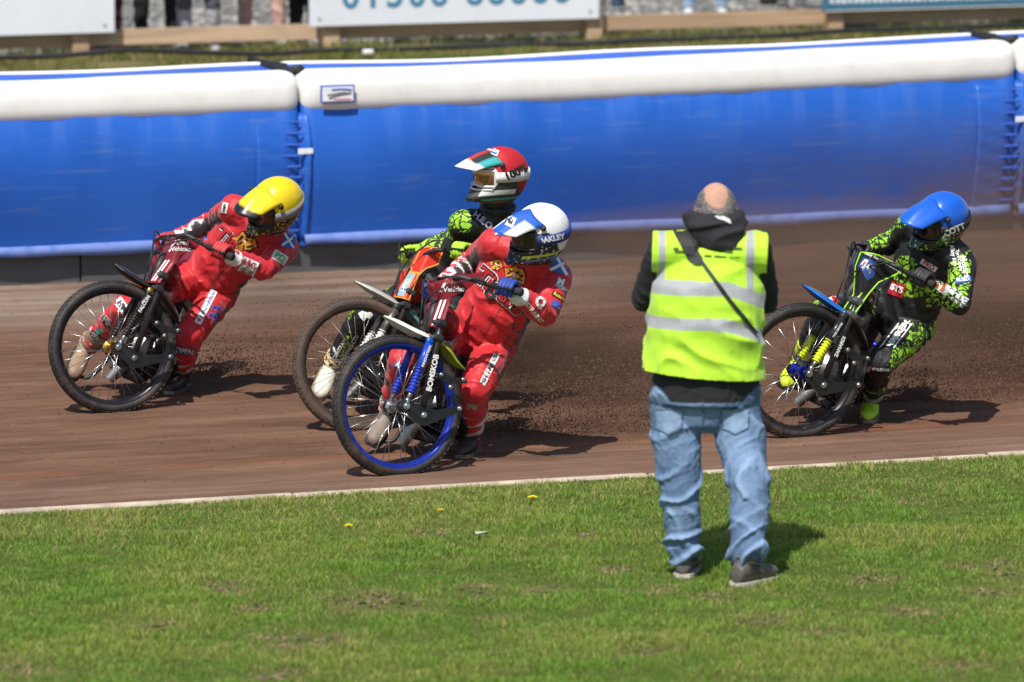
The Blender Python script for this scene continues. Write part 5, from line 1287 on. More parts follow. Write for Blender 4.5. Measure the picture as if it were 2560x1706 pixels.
BIKES['B'].update(J=JOINTS['B'], label='black speedway motorcycle with lime-edged cover ridden by the blue-helmeted racer', M=wheel_mats(rimm('rim_black2', (.012, .012, .016)), pm('hub_blue', (.01, .03, .42), .28, .8)), fork=BLK, gaiter=pm('gaiter_yellow', (.62, .72, .01), .45), strut=CARBON, plate=pm('plate_grey', (.03, .03, .032), .4, .6), clamp=pm('clamp_alloy', (.28, .28, .29), .35, .9),
   mud=((.212, .395), (-.29, .287)), mudm=(pm('guard_blue', (.015, .15, .55), .35), pm('guard_yellow', (.75, .62, .03), .4), BLK, None), tank=BLK, coverm=BLK,
   cover=[(.024, .684), (-.068, .706), (-.214, .717), (-.214, .676), (-.139, .587), (-.117, .505), (-.099, .380), (-.035, .372), (-.05, .48), (.014, .608)], cover_front=[(-.035, .372), (-.05, .48), (.014, .608), (.024, .684)],
   cover_art=[([(.005, .615), (.0, .665), (-.075, .668), (-.10, .60), (-.075, .565)], pm('cover_navy', (.03, .07, .28), .5)), ([(-.002, .625), (-.01, .658), (-.03, .66), (-.03, .60)], WHITE), ([(-.035, .625), (-.05, .655), (-.08, .64), (-.07, .60)], WHITE), ([(-.012, .63), (-.016, .65), (-.022, .65), (-.022, .615)], REDP), ([(-.060, .400), (-.080, .50), (-.088, .50), (-.070, .398)], LIMP)],
   cover_edge=pm('edging_lime', (.36, .70, .03), .5), cover_text=[('Alloy Rim & Tyre Centre', -.098, .690, rad(2), .020, WHITE), ('JM', -.072, .46, rad(40), .03, WHITE)], leg_text=[('ZANARDI', WHITE, .026)], strut_text=[('TYRE CENTRE', WHITE, .014)])
for k in 'YWRB': BIKES[k]['ob'] = build_bike(BIKES[k])

def cam_vec(x, y, z): return CR * x + CU * y + CV * z
def grip_axis(k, s):
    B = BIKES[k]['B']; sd = 1 if s == 'l' else -1; gp = B.infront(JOINTS[k][s + 'ha']); mid = np.array([-.075, .12 * sd, .685])
    a = unit(gp + np.array([-.02, 0, 0]) - mid + np.array([0, 0, 0])); a = unit(unit(gp + np.array([-.02, 0, 0]) - (np.array([-.055, 0, .655]) + np.array([-.02, .12 * sd, .03]))) + np.array([-.25, sd * .7, -.05]))
    return a[0] * B.g + a[1] * B.n + a[2] * B.s
def racer(k, label, color, mat, glove_m, boots, hel, bulk=1.0, knees=True, belly=0.0):
    J = {a: np.array(v) for a, v in JOINTS[k].items()}
    e = empty('person', (J['lto'] * .5 + J['ran'] * .5) * np.array([1, 1, 0])); tag(e, label, 'person', 'racing riders')
    def collar(b):
        nb, hd = J['neck'], J['head']; up_ = unit(hd - nb); a = unit(np.cross(up_, CV)); c_ = np.cross(up_, a)
        b.tube([nb + up_ * .035 + (a * math.cos(t) * .075 + c_ * math.sin(t) * .075) for t in np.linspace(0, 2 * math.pi, 25)], .024, 10)
    Bd = make_body(J, bulk, .0075, belly=belly, extra=collar)
    wrinkle(Bd, 1.0, knees, ord(k))
    set_col(Bd.me, color(Bd)); bv = bvh_of(Bd.me, Bd.P)
    suit = link_mesh('body', Bd.me, mat, e, True)
    for s in 'rl':
        glove(J[s + 'ha'], grip_axis(k, s), J[s + 'el'], glove_m, e)
    boot(J['rkn'], J['ran'], J['rto'], -1, boots[0], e)
    boot(J['lkn'], J['lan'], J['lto'], 1, boots[1], e, minz=.018)
    f, u = hel['f'], hel['u']
    ho, hbv, pbv = helmet(J['head'] + cam_vec(*hel.get('off', (0, 0, 0))), cam_vec(*f), cam_vec(*u), e, hel['mat'], hel['col'], hel['mat'], hel['strap'], hel['lens'], hel['frame'], hel.get('size', 1.0), True, hel['peak'], hel.get('cloth', .6))
    return dict(e=e, suit=suit, bv=bv, helmet=ho, hbv=hbv, pbv=pbv, Bd=Bd)
def red_color(side_dark=True):
    def f(B):
        o = rgba(len(B.P), RED); N, t = B.N, B.t; lat, fr, sp = B.lat, B.fr, B.sp
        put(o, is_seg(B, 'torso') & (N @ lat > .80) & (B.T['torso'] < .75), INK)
        put(o, is_seg(B, 'torso') & (B.T['torso'] > -.02) & (B.T['torso'] < .012) & (N @ fr > .1), DRED)
        arm_in = unit(B.J['rha'] - B.J['rsh']); dn = unit(np.cross(arm_in, np.cross(CV, arm_in)) * .6 - CU)
        q = N @ unit(CV * .75 - CU * .45)
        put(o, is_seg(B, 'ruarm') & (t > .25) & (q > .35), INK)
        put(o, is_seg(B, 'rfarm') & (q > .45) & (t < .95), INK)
        put(o, is_seg(B, 'rfarm') & (q > .15) & (q < .48 + .12 * np.sin(t * 38)), WHT)
        put(o, is_seg(B, 'lfarm') & (t > .86), WHT)
        put(o, is_seg(B, 'lfarm') & (t < .12) & (N @ CV > .3) & (N @ CR > .1), INK)
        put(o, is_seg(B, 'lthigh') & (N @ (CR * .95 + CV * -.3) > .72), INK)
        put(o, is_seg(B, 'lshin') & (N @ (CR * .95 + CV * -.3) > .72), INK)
        m = is_seg(B, 'lshin') & (t > .45); put(o, m & (np.sin(t * 34 + N @ CR * 2) > .55), (.55, .5, .48)); put(o, m & (t > .52) & (N @ CR < -.45), INK)
        m = is_seg(B, 'rshin'); put(o, m & (t > .60) & (np.sin(t * 60) > .45), (.62, .50, .46)); put(o, m & (t > .30) & (t < .36), INK)
        put(o, is_seg(B, 'neck', 'head'), INK)
        # seams
        put(o, is_seg(B, 'torso') & (np.abs((B.P - B.J['neck']) @ lat) < .004) & (N @ fr > .2), DRED)
        put(o, is_seg(B, 'lthigh', 'rthigh') & (np.abs(t - .62) < .007), DRED)
        return o
    return f
def green_color(B, blue=False):
    o = rgba(len(B.P), INK); N, t = B.N, B.t; lat, fr = B.lat, B.fr
    put(o, is_seg(B, 'ruarm', 'rfarm', 'luarm', 'lfarm') & (N @ unit(CU + CV * .5 + CR * -.2) > -.05), INK, 0.0)
    put(o, is_seg(B, 'lfarm') & (t > .25), INK, 0.0)
    x = (B.P - B.J['neck']) @ lat; y = B.T['torso']
    put(o, is_seg(B, 'torso') & (np.hypot((x + .02) / .12, (y - .62) / .22) < 1) & (N @ fr > 0), INK, .12)
    put(o, is_seg(B, 'torso') & (N @ lat > (.78 if blue else .72)) & (y > .1), INK, 0.0)
    if blue: put(o, is_seg(B, 'torso') & (y < .40), INK); put(o, is_seg(B, 'luarm') & (N @ unit(CR + CV * .3) > .72), INK); put(o, is_seg(B, 'ruarm', 'rfarm') & (N @ CU < -.05), INK)
    for s in 'l':
        m = is_seg(B, s + 'thigh', s + 'shin'); put(o, m & (N @ unit(CR * .9 + CV * .35) > (.77 if blue else .70)), INK, 0.0)
        put(o, is_seg(B, 'lshin') & (t > .55) & (np.sin(t * 26) > .6), (.25, .25, .28))
    put(o, is_seg(B, 'lthigh') & (np.abs(t - .80 - .06 * (N @ CR)) < .008), LIME)
    put(o, is_seg(B, 'lthigh', 'rthigh') & (np.abs(t - .30 - .25 * (N @ CR)) < .009) & (np.sin(t * 300) > -.4), LIME)
    put(o, is_seg(B, 'rthigh') & (N @ unit(-CR + CU * .6) > .75), INK, 0.15)
    put(o, is_seg(B, 'rshin') & (np.abs((N @ CR) + .2) < .06), LIME)
    return o
LEA = lambda n, c, **k: pm(n, c, .55, var=.25, bump=.3, bscale=70, **k)
def hel_col(cap, low, cut, lowpat=True, bands=()):
    def f(az, el):
        o = rgba(len(az), cap); m = el < cut(az); o[m, :3] = low; o[m, 3] = 0.0 if lowpat else 1.0
        for (e0, e1, a0, a1, c) in bands:
            put(o, (el > e0) & (el < e1) & (np.abs(az) > a0) & (np.abs(az) < a1), c)
        return o
    return f
def plain_peak(c, tipc=None):
    def f(r, t):
        o = rgba(len(r), c)
        if tipc: put(o, r > .80, tipc)
        return o
    return f
YEL = (.78, .58, .008); BLU = (.008, .105, .58)
RD = {}
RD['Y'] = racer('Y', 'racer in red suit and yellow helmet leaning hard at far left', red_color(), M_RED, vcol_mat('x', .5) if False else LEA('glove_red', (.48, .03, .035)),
   ((LEA('boot_tan', (.30, .20, .13), dirt=.8), pm('sole_brown', (.05, .04, .03), .8), pm('strap_grey', (.3, .26, .22), .6)), (LEA('boot_dark', (.03, .027, .025), dirt=.6), DSTEEL, BLKM)),
   dict(f=(-.70, -.40, .59), u=(.18, .85, .45), mat=M_HEL_Y, col=hel_col(YEL, INK, lambda az: 2 - 6 * np.cos(np.radians(az))), strap=pm('strap_grey2', (.25, .25, .25), .6), lens=M_LENS, frame=BLKM, peak=plain_peak(YEL, INK)))
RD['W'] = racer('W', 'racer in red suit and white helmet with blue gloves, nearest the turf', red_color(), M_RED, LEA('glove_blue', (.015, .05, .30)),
   ((LEA('boot_mud', (.22, .18, .15), dirt=.9), pm('sole_brown', (.05, .04, .03), .8), pm('strap_grey', (.3, .26, .22), .6)), (LEA('boot_dark', (.03, .027, .025), dirt=.6), DSTEEL, BLKM)),
   dict(f=(-.78, -.22, .58), u=(.22, .95, .2), mat=M_HEL_W, size=1.0, off=(.012, -.01, 0), col=hel_col((.80, .79, .80), (.012, .02, .05), lambda az: 14 - 42 * sm(np.abs(az), 75, 110), True, ((-34, -26, 25, 110, (.55, .62, .06)), (-44, -37, 30, 120, (.03, .25, .5)))), strap=pm('strap_navy', (.02, .035, .22), .6), lens=M_LENS, frame=BLKM,
        peak=lambda r, t: np.where(((np.abs(t) > .55) & (r > .3))[:, None], np.array([[.75, .77, .8, 1]]), np.array([[.015, .10, .48, 1]])).astype(np.float32)), 1.06, belly=.035)
RD['R'] = racer('R', 'racer in black and lime suit and red helmet, half hidden behind another', green_color, M_GRN, LEA('glove_lime', (.36, .66, .03)),
   ((LEA('boot_white', (.72, .69, .60), dirt=.25), pm('sole_tan', (.35, .27, .15), .8), pm('strap_gold', (.5, .36, .12), .6)), (LEA('boot_black', (.02, .02, .02), dirt=.5), DSTEEL, BLKM)),
   dict(f=(-.80, -.10, .58), u=(.14, .98, .1), mat=M_HEL_R, col=hel_col((.46, .012, .02), (.04, .04, .042), lambda az: 8 - 40 * sm(np.abs(az), 80, 120), False, ((-34, -22, 20, 100, (.70, .70, .68)), (-48, -40, 25, 130, (.04, .36, .36)), (-56, -50, 0, 90, (.50, .05, .03)))), strap=pm('strap_white', (.75, .75, .74), .6), lens=M_LENS2, frame=pm('frame_white', (.6, .6, .6), .5),
        peak=lambda r, t: np.where((r > .72)[:, None], np.array([[.76, .77, .76, 1]]), np.where((np.abs(t) > .62)[:, None], np.array([[.04, .36, .36, 1]]), np.where((np.abs(t) < .22)[:, None], np.array([[.5, .03, .02, 1]]), np.array([[.02, .02, .022, 1]])))).astype(np.float32)), knees=False)
RD['B'] = racer('B', 'racer in black and lime suit and bright blue helmet at far right', lambda q: green_color(q, True), M_GRN, LEA('glove_black', (.025, .022, .024)),
   ((LEA('boot_yellow', (.55, .68, .02)), BLKM, BLKM), (LEA('boot_lime', (.42, .66, .02), dirt=.3), DSTEEL, BLKM)),
   dict(f=(-.76, -.28, .58), u=(.16, .88, .42), mat=M_HEL_B, col=hel_col(BLU, INK, lambda az: 6 - 8 * np.cos(np.radians(az)), True, ((1, 5, 60, 150, (.62, .66, .66)),)), strap=pm('strap_black', (.02, .02, .02), .6), lens=M_LENS, frame=pm('frame_black', (.015, .015, .02), .4), peak=plain_peak(BLU)), knees=False)

# ---- sponsor prints on the suits and helmets (placed by photo pixel, pressed onto the cloth)
def saltire(R_, cx, cy, w, h, ang):
    p = patch('flag_patch', rect(w, h), cx, cy, R_['bv'], BLUP, R_['suit'], ang)
    for sg in (1, -1):
        L_ = math.hypot(w, h) * .96; patch('flag_cross', rect(L_, h * .17), cx, cy, R_['bv'], WHP, R_['suit'], ang + sg * math.degrees(math.atan2(h, w)), .0065 + .001 * sg)
def label(R_, txt, cx, cy, w, h, ang, bg, fg, tw=None, bold=.03, tgt='bv', par='suit', off=.004, sy=1.0):
    if bg: patch('sponsor_patch', rect(w, h), cx, cy, R_[tgt], bg, R_[par], ang, off)
    if txt: print_text(txt, cx, cy, tw or w * .86, ang, R_[tgt], fg, R_[par], off + .003, bold, sy)
def crest(R_, cx, cy, s, ang=0):
    """orange crest blot with black bars"""
    pts = [(1.0, .1), (.8, .6), (.35, .55), (.1, .95), (-.35, .7), (-.9, .75), (-.8, .1), (-1.0, -.4), (-.45, -.6), (-.1, -1.0), (.4, -.7), (.9, -.75)]
    patch('crest', [(x * s * 1.12, y * s * 1.12) for x, y in pts], cx, cy, R_['bv'], BLKP, R_['suit'], ang, .0035)
    patch('crest', [(x * s, y * s) for x, y in pts], cx, cy, R_['bv'], ORGP, R_['suit'], ang, .005)
    for k, (x, y, a, l) in enumerate([(-.4, .35, 30, .7), (-.5, -.1, 10, .6), (.35, .2, -35, .7), (.45, -.35, -10, .6), (-.1, -.5, 60, .5), (0, .1, 90, .4)]):
        patch('crest_bar', rect(s * l, s * .16), cx + x * s, cy - y * s, R_['bv'], BLKP if k < 5 else WHP, R_['suit'], ang + a, .0065)
def team(R_, txt, cx, cy, w, ang):
    print_text(txt, cx, cy, w, ang, R_['bv'], WHP, R_['suit'], .0045, .12); print_text(txt, cx, cy, w * .985, ang, R_['bv'], BLKP, R_['suit'], .006, .075); print_text(txt, cx, cy, w * .96, ang, R_['bv'], REDP, R_['suit'], .0075, .02)
Y, Wt, Rr, Bl = RD['Y'], RD['W'], RD['R'], RD['B']
saltire(Y, 722, 602, 30, 34, -10); team(Y, 'Tig', 568, 597, 62, -38); crest(Y, 612, 606, 28, 20)
label(Y, 'RRG', 622, 660, 40, 24, -24, None, REDP, 34); patch('sponsor_patch', rect(42, 40), 621, 668, Y['bv'], WHP, Y['suit'], -24, .0035); label(Y, 'GROUP', 617, 678, 40, 12, -24, None, GREYP, 34)
label(Y, 'PD', 699, 644, 38, 24, -32, WHP, GRNP, 26); label(Y, None, 704, 656, 34, 5, -32, GREYP, None, off=.006)
label(Y, 'WESSEX MARINE', 515, 768, 92, 17, -117, WHP, BLUP, 84, .0); label(Y, 'aa', 533, 780, 44, 20, 63, None, BLUP, 40, .0)
label(Y, 'HM', 305, 765, 40, 24, -52, WHP, BLKP, 26); label(Y, 'HMV', 562, 520, 26, 14, 78, WHP, BLKP, 20)
label(Y, 'Services', 378, 676, 60, 14, 38, None, YELP, 58, .03); label(Y, 'OPEN', 461, 878, 52, 17, -10, BLUP, WHP, 44); label(Y, 'TEXO', 242, 844, 40, 18, -40, BLKP, GREYP, 30); label(Y, 'IPS', 265, 800, 30, 10, -35, None, GREYP, 28)
label(Y, None, 249, 828, 18, 12, 30, TEALP, None)
label(Y, 'Scottish Co.', 0, 0, 1, 1, 0, None, YELP) if False else None
saltire(Wt, 1256, 577, 36, 26, -5); saltire(Wt, 1402, 663, 46, 42, -18); team(Wt, 'Tigers', 1250, 728, 150, -40); crest(Wt, 1286, 690, 27, 0); crest(Wt, 1241, 662, 15, 20)
label(Wt, 'QISTRAINT', 1330, 776, 80, 14, -50, None, WHP, 80); label(Wt, 'Q', 1350, 756, 30, 30, -40, None, WHP, 26, .05)
label(Wt, 'M', 1401, 706, 22, 12, -20, None, WHP, 16, .05); label(Wt, 'FUNERALS', 1408, 722, 44, 10, -30, GREYP, WHP, 38); label(Wt, 'Rossco', 1398, 742, 40, 12, -30, BLKP, YELP, 32); label(Wt, None, 1390, 762, 22, 16, -30, BLUP, None)
label(Wt, 'Ryan Brown', 1228, 914, 106, 16, -116, WHP, BLKP, 92, .0); label(Wt, 'MCO', 1001, 918, 34, 15, -32, BLUP, WHP, 26); label(Wt, None, 1180, 1017, 26, 14, -8, GREYP, None)
label(Wt, 'OAKLEY', 1376, 597, 70, 14, 12, None, WHP, 68, .05, 'hbv', 'helmet', .0115); label(Wt, None, 1268, 551, 40, 26, -25, WHP, None, tgt='pbv', par='helmet', off=.006); label(Wt, 'Arai', 1268, 551, 30, 20, -25, None, BLKP, 30, .03, 'pbv', 'helmet', .008)
label(Rr, '100%', 1288, 432, 56, 14, 26, None, BLKP, 54, .05, 'hbv', 'helmet', .0115); label(Rr, None, 1228, 378, 38, 15, -24, WHP, None, tgt='hbv', par='helmet', off=.008); label(Rr, None, 1228, 378, 32, 9, -24, BLUP, None, tgt='hbv', par='helmet', off=.010); label(Rr, None, 1228, 378, 30, 3, -20, WHP, None, tgt='hbv', par='helmet', off=.012)
label(Rr, 'H.E.O', 1206, 552, 56, 16, -38, None, pm('print_lilac', (.45, .40, .62), .6), 54, .04); label(Rr, 'CONTRAST', 850, 873, 62, 12, 60, None, WHP, 62, .03); label(Rr, 'TRENCHING LTD', 868, 882, 104, 14, 60, None, WHP, 104, .03)
patch('emblem', [(-18, 8), (-8, 14), (4, 10), (14, 13), (18, 4), (10, -6), (2, -2), (-4, -12), (-12, -4)], 914, 792, Rr['bv'], WHP, Rr['suit'], 0)
label(Bl, None, 2243, 724, 38, 34, -20, REDP, None); label(Bl, 'STS', 2243, 722, 34, 18, -20, None, WHP, 32, .05)
label(Bl, None, 2243, 836, 112, 30, 53, WHP, None); label(Bl, None, 2243, 836, 104, 23, 53, BLKP, None, off=.0055); label(Bl, 'SMEDSDEMS', 2243, 836, 98, 20, -127, None, WHP, 96, .04, off=.0055)
label(Bl, None, 2350, 712, 56, 30, -36, WHP, None)
for dx, mt in ((-14, BLUP), (-4, pm('print_vermilion', (.66, .10, .02), .6)), (8, pm('print_vermilion', (.66, .10, .02), .6))): label(Bl, None, 2350 + dx, 712 - dx * -.7, 7, 24, -36, mt, None, off=.006)
label(Bl, 'GHUE', 2392, 738, 62, 20, -38, None, WHP, 60, .06); label(Bl, 'CENTRE', 2392, 756, 40, 10, -38, None, WHP, 38, .03)
for kx, ky, t_ in ((2384, 640, 'Alloy Rim'), (2398, 652, 'Tyre Centre'), (2412, 668, 'Motors')): label(Bl, t_, kx, ky, 56, 10, -78, None, WHP, 54, .03)
label(Bl, None, 2408, 700, 40, 14, 5, BLUP, None); label(Bl, 'RUBIX', 2408, 700, 36, 12, 5, None, WHP, 34); label(Bl, 'TS', 2299, 722, 28, 16, -25, None, LIMP, 28, .02)
patch('roundel', [(11 * math.cos(t), 11 * math.sin(t)) for t in np.linspace(0, 6.28, 20)[:-1]], 2169, 921, Bl['bv'], pm('print_pinkish', (.55, .20, .30), .6), Bl['suit']); patch('roundel', [(6 * math.cos(t), 6 * math.sin(t)) for t in np.linspace(0, 6.28, 16)[:-1]], 2169, 921, Bl['bv'], WHP, Bl['suit'], 0, .006); label(Bl, 'WELDING', 2202, 924, 44, 9, -4, None, WHP, 42, .03)
label(Bl, 'PRO', 2322, 664, 44, 14, -32, WHP, REDP, 32); label(Bl, 'SCOTT', 2380, 576, 66, 16, 24, None, WHP, 64, .05, 'hbv', 'helmet', .0115)
patch('peak_crest', [(-12, 8), (-2, 15), (10, 12), (6, 2), (14, -12), (2, -10), (-8, -4)], 2254, 533, Bl['pbv'], YELP, Bl['helmet'], 0, .006)
label(Bl, None, 2088, 750, 42, 22, 25, WHP, None); label(Bl, None, 2088, 750, 14, 20, 25, REDP, None, off=.006); label(Bl, None, 2100, 746, 8, 20, 25, BLUP, None, off=.006)

# ------------------------------------------------------------------ the photographer on the turf
SKIN = (.50, .27, .20); DENIM = (.115, .20, .36); HOODC = (.013, .013, .017); GREYH = (.22, .21, .20)
def standing_face(b, hd, f, r=(.078, .096, .118)):
    """ears, nose, brow, chin worked into the head"""
    f = unit(f); l = np.cross(ZD, f)
    for sd in (1, -1): b.sphere(hd + l * .087 * sd - f * .005 - ZD * .012, (.013, .022, .034), 10, np.array([l, f, ZD]))
    b.tube([hd + f * .088 + ZD * .02, hd + f * .108 - ZD * .022], [.009, .017], 8); b.tube([hd + f * .082 + l * .04 + ZD * .035, hd + f * .082 - l * .04 + ZD * .035], .012, 8); b.sphere(hd + f * .062 - ZD * .082, (.035, .035, .028), 12)
    b.tube([hd + f * .085 + l * .022 - ZD * .050, hd + f * .085 - l * .022 - ZD * .050], .010, 8)
PJ = {'head': at(1790, 522, 24.97), 'neck': at(1786, 590, 24.93), 'lsh': at(1658, 630, 24.90), 'rsh': at(1890, 634, 24.90), 'lel': at(1612, 748, 25.02), 'rel': at(1914, 752, 25.02), 'lha': at(1700, 650, 25.25), 'rha': at(1850, 650, 25.25),
      'lhip': at(1688, 1025, 24.90), 'rhip': at(1836, 1027, 24.90), 'lkn': at(1700, 1226, 24.83), 'rkn': at(1876, 1222, 24.74), 'lan': at(1712, 1408, 24.85), 'ran': at(1862, 1424, 24.62), 'lto': at(1730, 1432, 25.04), 'rto': at(1930, 1466, 24.76)}
pe = empty('person', (PJ['lan'] + PJ['ran']) / 2 * np.array([1, 1, 0])); tag(pe, 'man from behind in yellow hi-vis vest and blue jeans on the turf', 'person')
pb = make_body(PJ, 1.0, .0075, arm=(.074, .070, .061, .062, .046), leg=(.116, .107, .088, .085, .084, .078), head_r=.086, torso=[(-.13, .10, .10), (-.08, .165, .135), (.0, .200, .15), (.045, .205, .152), (.052, .236, .178), (.20, .240, .172), (.35, .215, .150), (.5, .205, .145), (.75, .20, .135), (.93, .16, .10), (1.06, .09, .085)], foot_gap=.075, extra=lambda b: standing_face(b, PJ['head'], np.array([0, 1.0, 0])))
P, N, t = pb.P, pb.N, pb.t
w1, w2 = wob(P, 22, 4), wob(P, 60, 9)
legm = is_seg(pb, 'lthigh', 'rthigh', 'lshin', 'rshin'); hem_z = at(1770, 1001, 24.8)[2]
legm |= is_seg(pb, 'torso') & (P[:, 2] < hem_z)
sh_ = is_seg(pb, 'lshin', 'rshin'); th_ = is_seg(pb, 'lthigh', 'rthigh'); angx = N @ CR; w3 = wob(P, 12, 14)
def crease(x): return np.maximum(0, np.sin(x)) ** 2.2
d = legm * (.004 * w1)
d += sh_ * ((.019 * crease(t * 17 + 2.6 * angx + 2.2 * w1 + 2.4 * w3) - .006) * (.30 + .9 * sm(t, .45, .95)) + .008 * crease(t * 11 - 3.4 * angx + 3 * w3))
d += th_ * (.013 * crease(t * 13 + 3.0 * angx + 2.0 * w1 + 2 * w3) * (.25 + .9 * sm(t, .55, .95)) + .013 * crease(t * 12 - 2.8 * angx * np.sign(P[:, 0] - pb.J['neck'][0]) + 1.2 * w3) * (1 - sm(t, .25, .5)))
d += (sh_ | th_) * .0025 * crease(t * 38 + 5 * angx + 5 * w1 + 3 * w3)
armm = is_seg(pb, 'luarm', 'ruarm', 'lfarm', 'rfarm'); d += armm * .007 * (ridge(t * 11 + 2.2 * w1) - .5) + (~legm & ~is_seg(pb, 'head', 'neck')) * .0012 * w2
pb.P = P + N * d[:, None]; set_vco(pb.me, pb.P); P = pb.P; N = vno(pb.me)
c = rgba(len(P), HOODC)
fade = (.62 + .75 * sm(np.sin(w1 * 1.4) * .5 + .5, .2, .9))[:, None]
wear_hilite = np.clip(.30 * sm(wob(P, 8, 5), -.6, .8) + np.clip(d * 34, -.25, .55) + .25 * (N @ CV > .6) * sm(wob(P, 5, 25), -.5, .7), 0, 1)[:, None]  # denim wear, plus highlights painted on fold ridges and viewer-facing cloth
c[legm, :3] = (np.array(DENIM) * .66 * (1 - wear_hilite) + np.array([.245, .365, .56]) * wear_hilite)[legm]
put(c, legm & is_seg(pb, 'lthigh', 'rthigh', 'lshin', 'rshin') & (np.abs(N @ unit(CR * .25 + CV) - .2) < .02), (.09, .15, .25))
hd = PJ['head']; q = P - hd; hm = (np.linalg.norm(q / np.array([.1, .12, .14]), axis=1) < 1.05) & (P[:, 2] > hd[2] - .11)
put(c, hm | is_seg(pb, 'head'), SKIN)
bald = np.hypot(q[:, 0] / .050, (q[:, 2] - .068) / .062) < 1 + .12 * wob(P, 60, 2)
hair = (hm | is_seg(pb, 'head')) & ~bald & (q[:, 1] < .045) & (q[:, 2] > -.065) & ~((np.abs(q[:, 0]) > .083)) & ~((q[:, 2] > .085) & (q[:, 1] > -.02))
c[hair, :3] = np.array(GREYH) * .85
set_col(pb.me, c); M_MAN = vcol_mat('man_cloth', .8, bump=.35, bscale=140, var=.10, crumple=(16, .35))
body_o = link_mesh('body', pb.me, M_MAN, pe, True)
hb = MB()
for k in range(2600):            # short grey hair tufts round the sides and back
    u_, v_ = RNG.random(2); a = 2 * math.pi * u_; el_ = -.55 + 1.35 * v_
    dv = np.array([math.cos(el_) * math.cos(a), math.cos(el_) * math.sin(a), math.sin(el_)]); pt = hd + dv * np.array([.088, .099, .119])
    if dv[1] > .35 or math.hypot((pt - hd)[0] / .052, ((pt - hd)[2] - .068) / .064) < 1: continue
    tv = unit(np.cross(dv, [0, 0, 1])); dn_ = unit(np.array([0, 0, -1.0]) + dv * .5 + tv * RNG.normal(0, .3))
    hb.add([pt + tv * .0022, pt - tv * .0022, pt + dn_ * .017 + dv * .003], [(0, 1, 2)])
hb.build('hair', pm('grey_hair', (.21, .20, .19), .7, var=.3, scale=60), pe)
for sd in (1, -1):
    b = MB(); b.sphere(hd + np.array([.032 * sd, .082, .008]), .013, 10); b.build('eye', pm('eye_white', (.7, .7, .68), .3), pe, True)
b = MB()                        # vest: loose, open at the armholes
latv, spv = pb.lat, pb.sp; frv = pb.fr; pc_ = (PJ['lhip'] + PJ['rhip']) / 2; sc2 = (PJ['lsh'] + PJ['rsh']) / 2; Lh = np.linalg.norm(sc2 - pc_); rs = []
for tt, w_, d_ in ((.08, .268, .21), (.22, .270, .215), (.36, .262, .203), (.5, .255, .196), (.65, .250, .186), (.8, .244, .170), (.92, .205, .135), (1.0, .150, .108), (1.05, .105, .085)):
    rs.append((pc_ + spv * Lh * tt + CR * -.018 * (1 - tt), latv * w_ * 1.03, frv * d_))
b.rings(rs, 32)
for s_ in 'lr':
    a_, e_ = PJ[s_ + 'sh'], PJ[s_ + 'el']; b.tube([sc2 + (a_ - sc2) * .3, a_ + spv * .006 + (a_ - sc2) * .24 + (e_ - a_) * .03], [.10, .098], 16)
vm = remeshed(b, .0075, 4)
bm = bmesh.new(); bm.from_mesh(vm); hn = unit(spv + latv * -.06); bmesh.ops.bisect_plane(bm, geom=bm.verts[:] + bm.edges[:] + bm.faces[:], plane_co=pc_ + spv * Lh * .235, plane_no=-hn, clear_outer=True); bm.to_mesh(vm); bm.free()
VP_ = vco(vm); VN = vno(vm)
tv_ = ((VP_ - pc_) @ spv) / Lh; ww = wob(VP_, 17, 3); xx = VP_[:, 0] - pc_[0]
fold = .017 * (ridge(tv_ * 12 + 1.6 * ww + 4 * xx) - .5) * sm(tv_, .25, .35) * (1 - sm(tv_, .55, .72)) + .013 * (ridge(xx * 9 + 5 * tv_ + ww) - .5) * (1 - sm(tv_, .3, .5)) + .010 * (ridge(xx * 7 - 4 * tv_ + 1.5 * ww) - .5) * sm(tv_, .6, .8) + .0025 * wob(VP_, 40, 8)
VP_ = VP_ + VN * fold[:, None]; set_vco(vm, VP_); VN = vno(vm)
HIV = (.43, .73, .028); SILV = (.36, .37, .39)
vc = rgba(len(VP_), HIV); zr = VP_[:, 2] + .10 * np.clip((xx - .05) / .25, 0, 1.5) ** 1.6 * (VN[:, 1] < .3)
def zat(py): return at(1700, py, 24.72)[2]
for y0, y1 in ((706, 741), (796, 829)): put(vc, (zr < zat(y0)) & (zr > zat(y1)), SILV)
for x0, x1 in ((1646, 1664), (1868, 1886)):
    put(vc, (VP_[:, 0] > at(x0, 700, 24.75)[0]) & (VP_[:, 0] < at(x1, 700, 24.75)[0]) & (zr > zat(706)), SILV)
set_col(vm, vc); vbv = bvh_of(vm, VP_)
vest = link_mesh('vest', vm, vcol_mat('hi_vis_cloth', .75, bump=.25, bscale=120, var=.06, sheen=.2, crumple=(7, .55)), pe, True); so = vest.modifiers.new('thick', 'SOLIDIFY'); so.thickness = .005
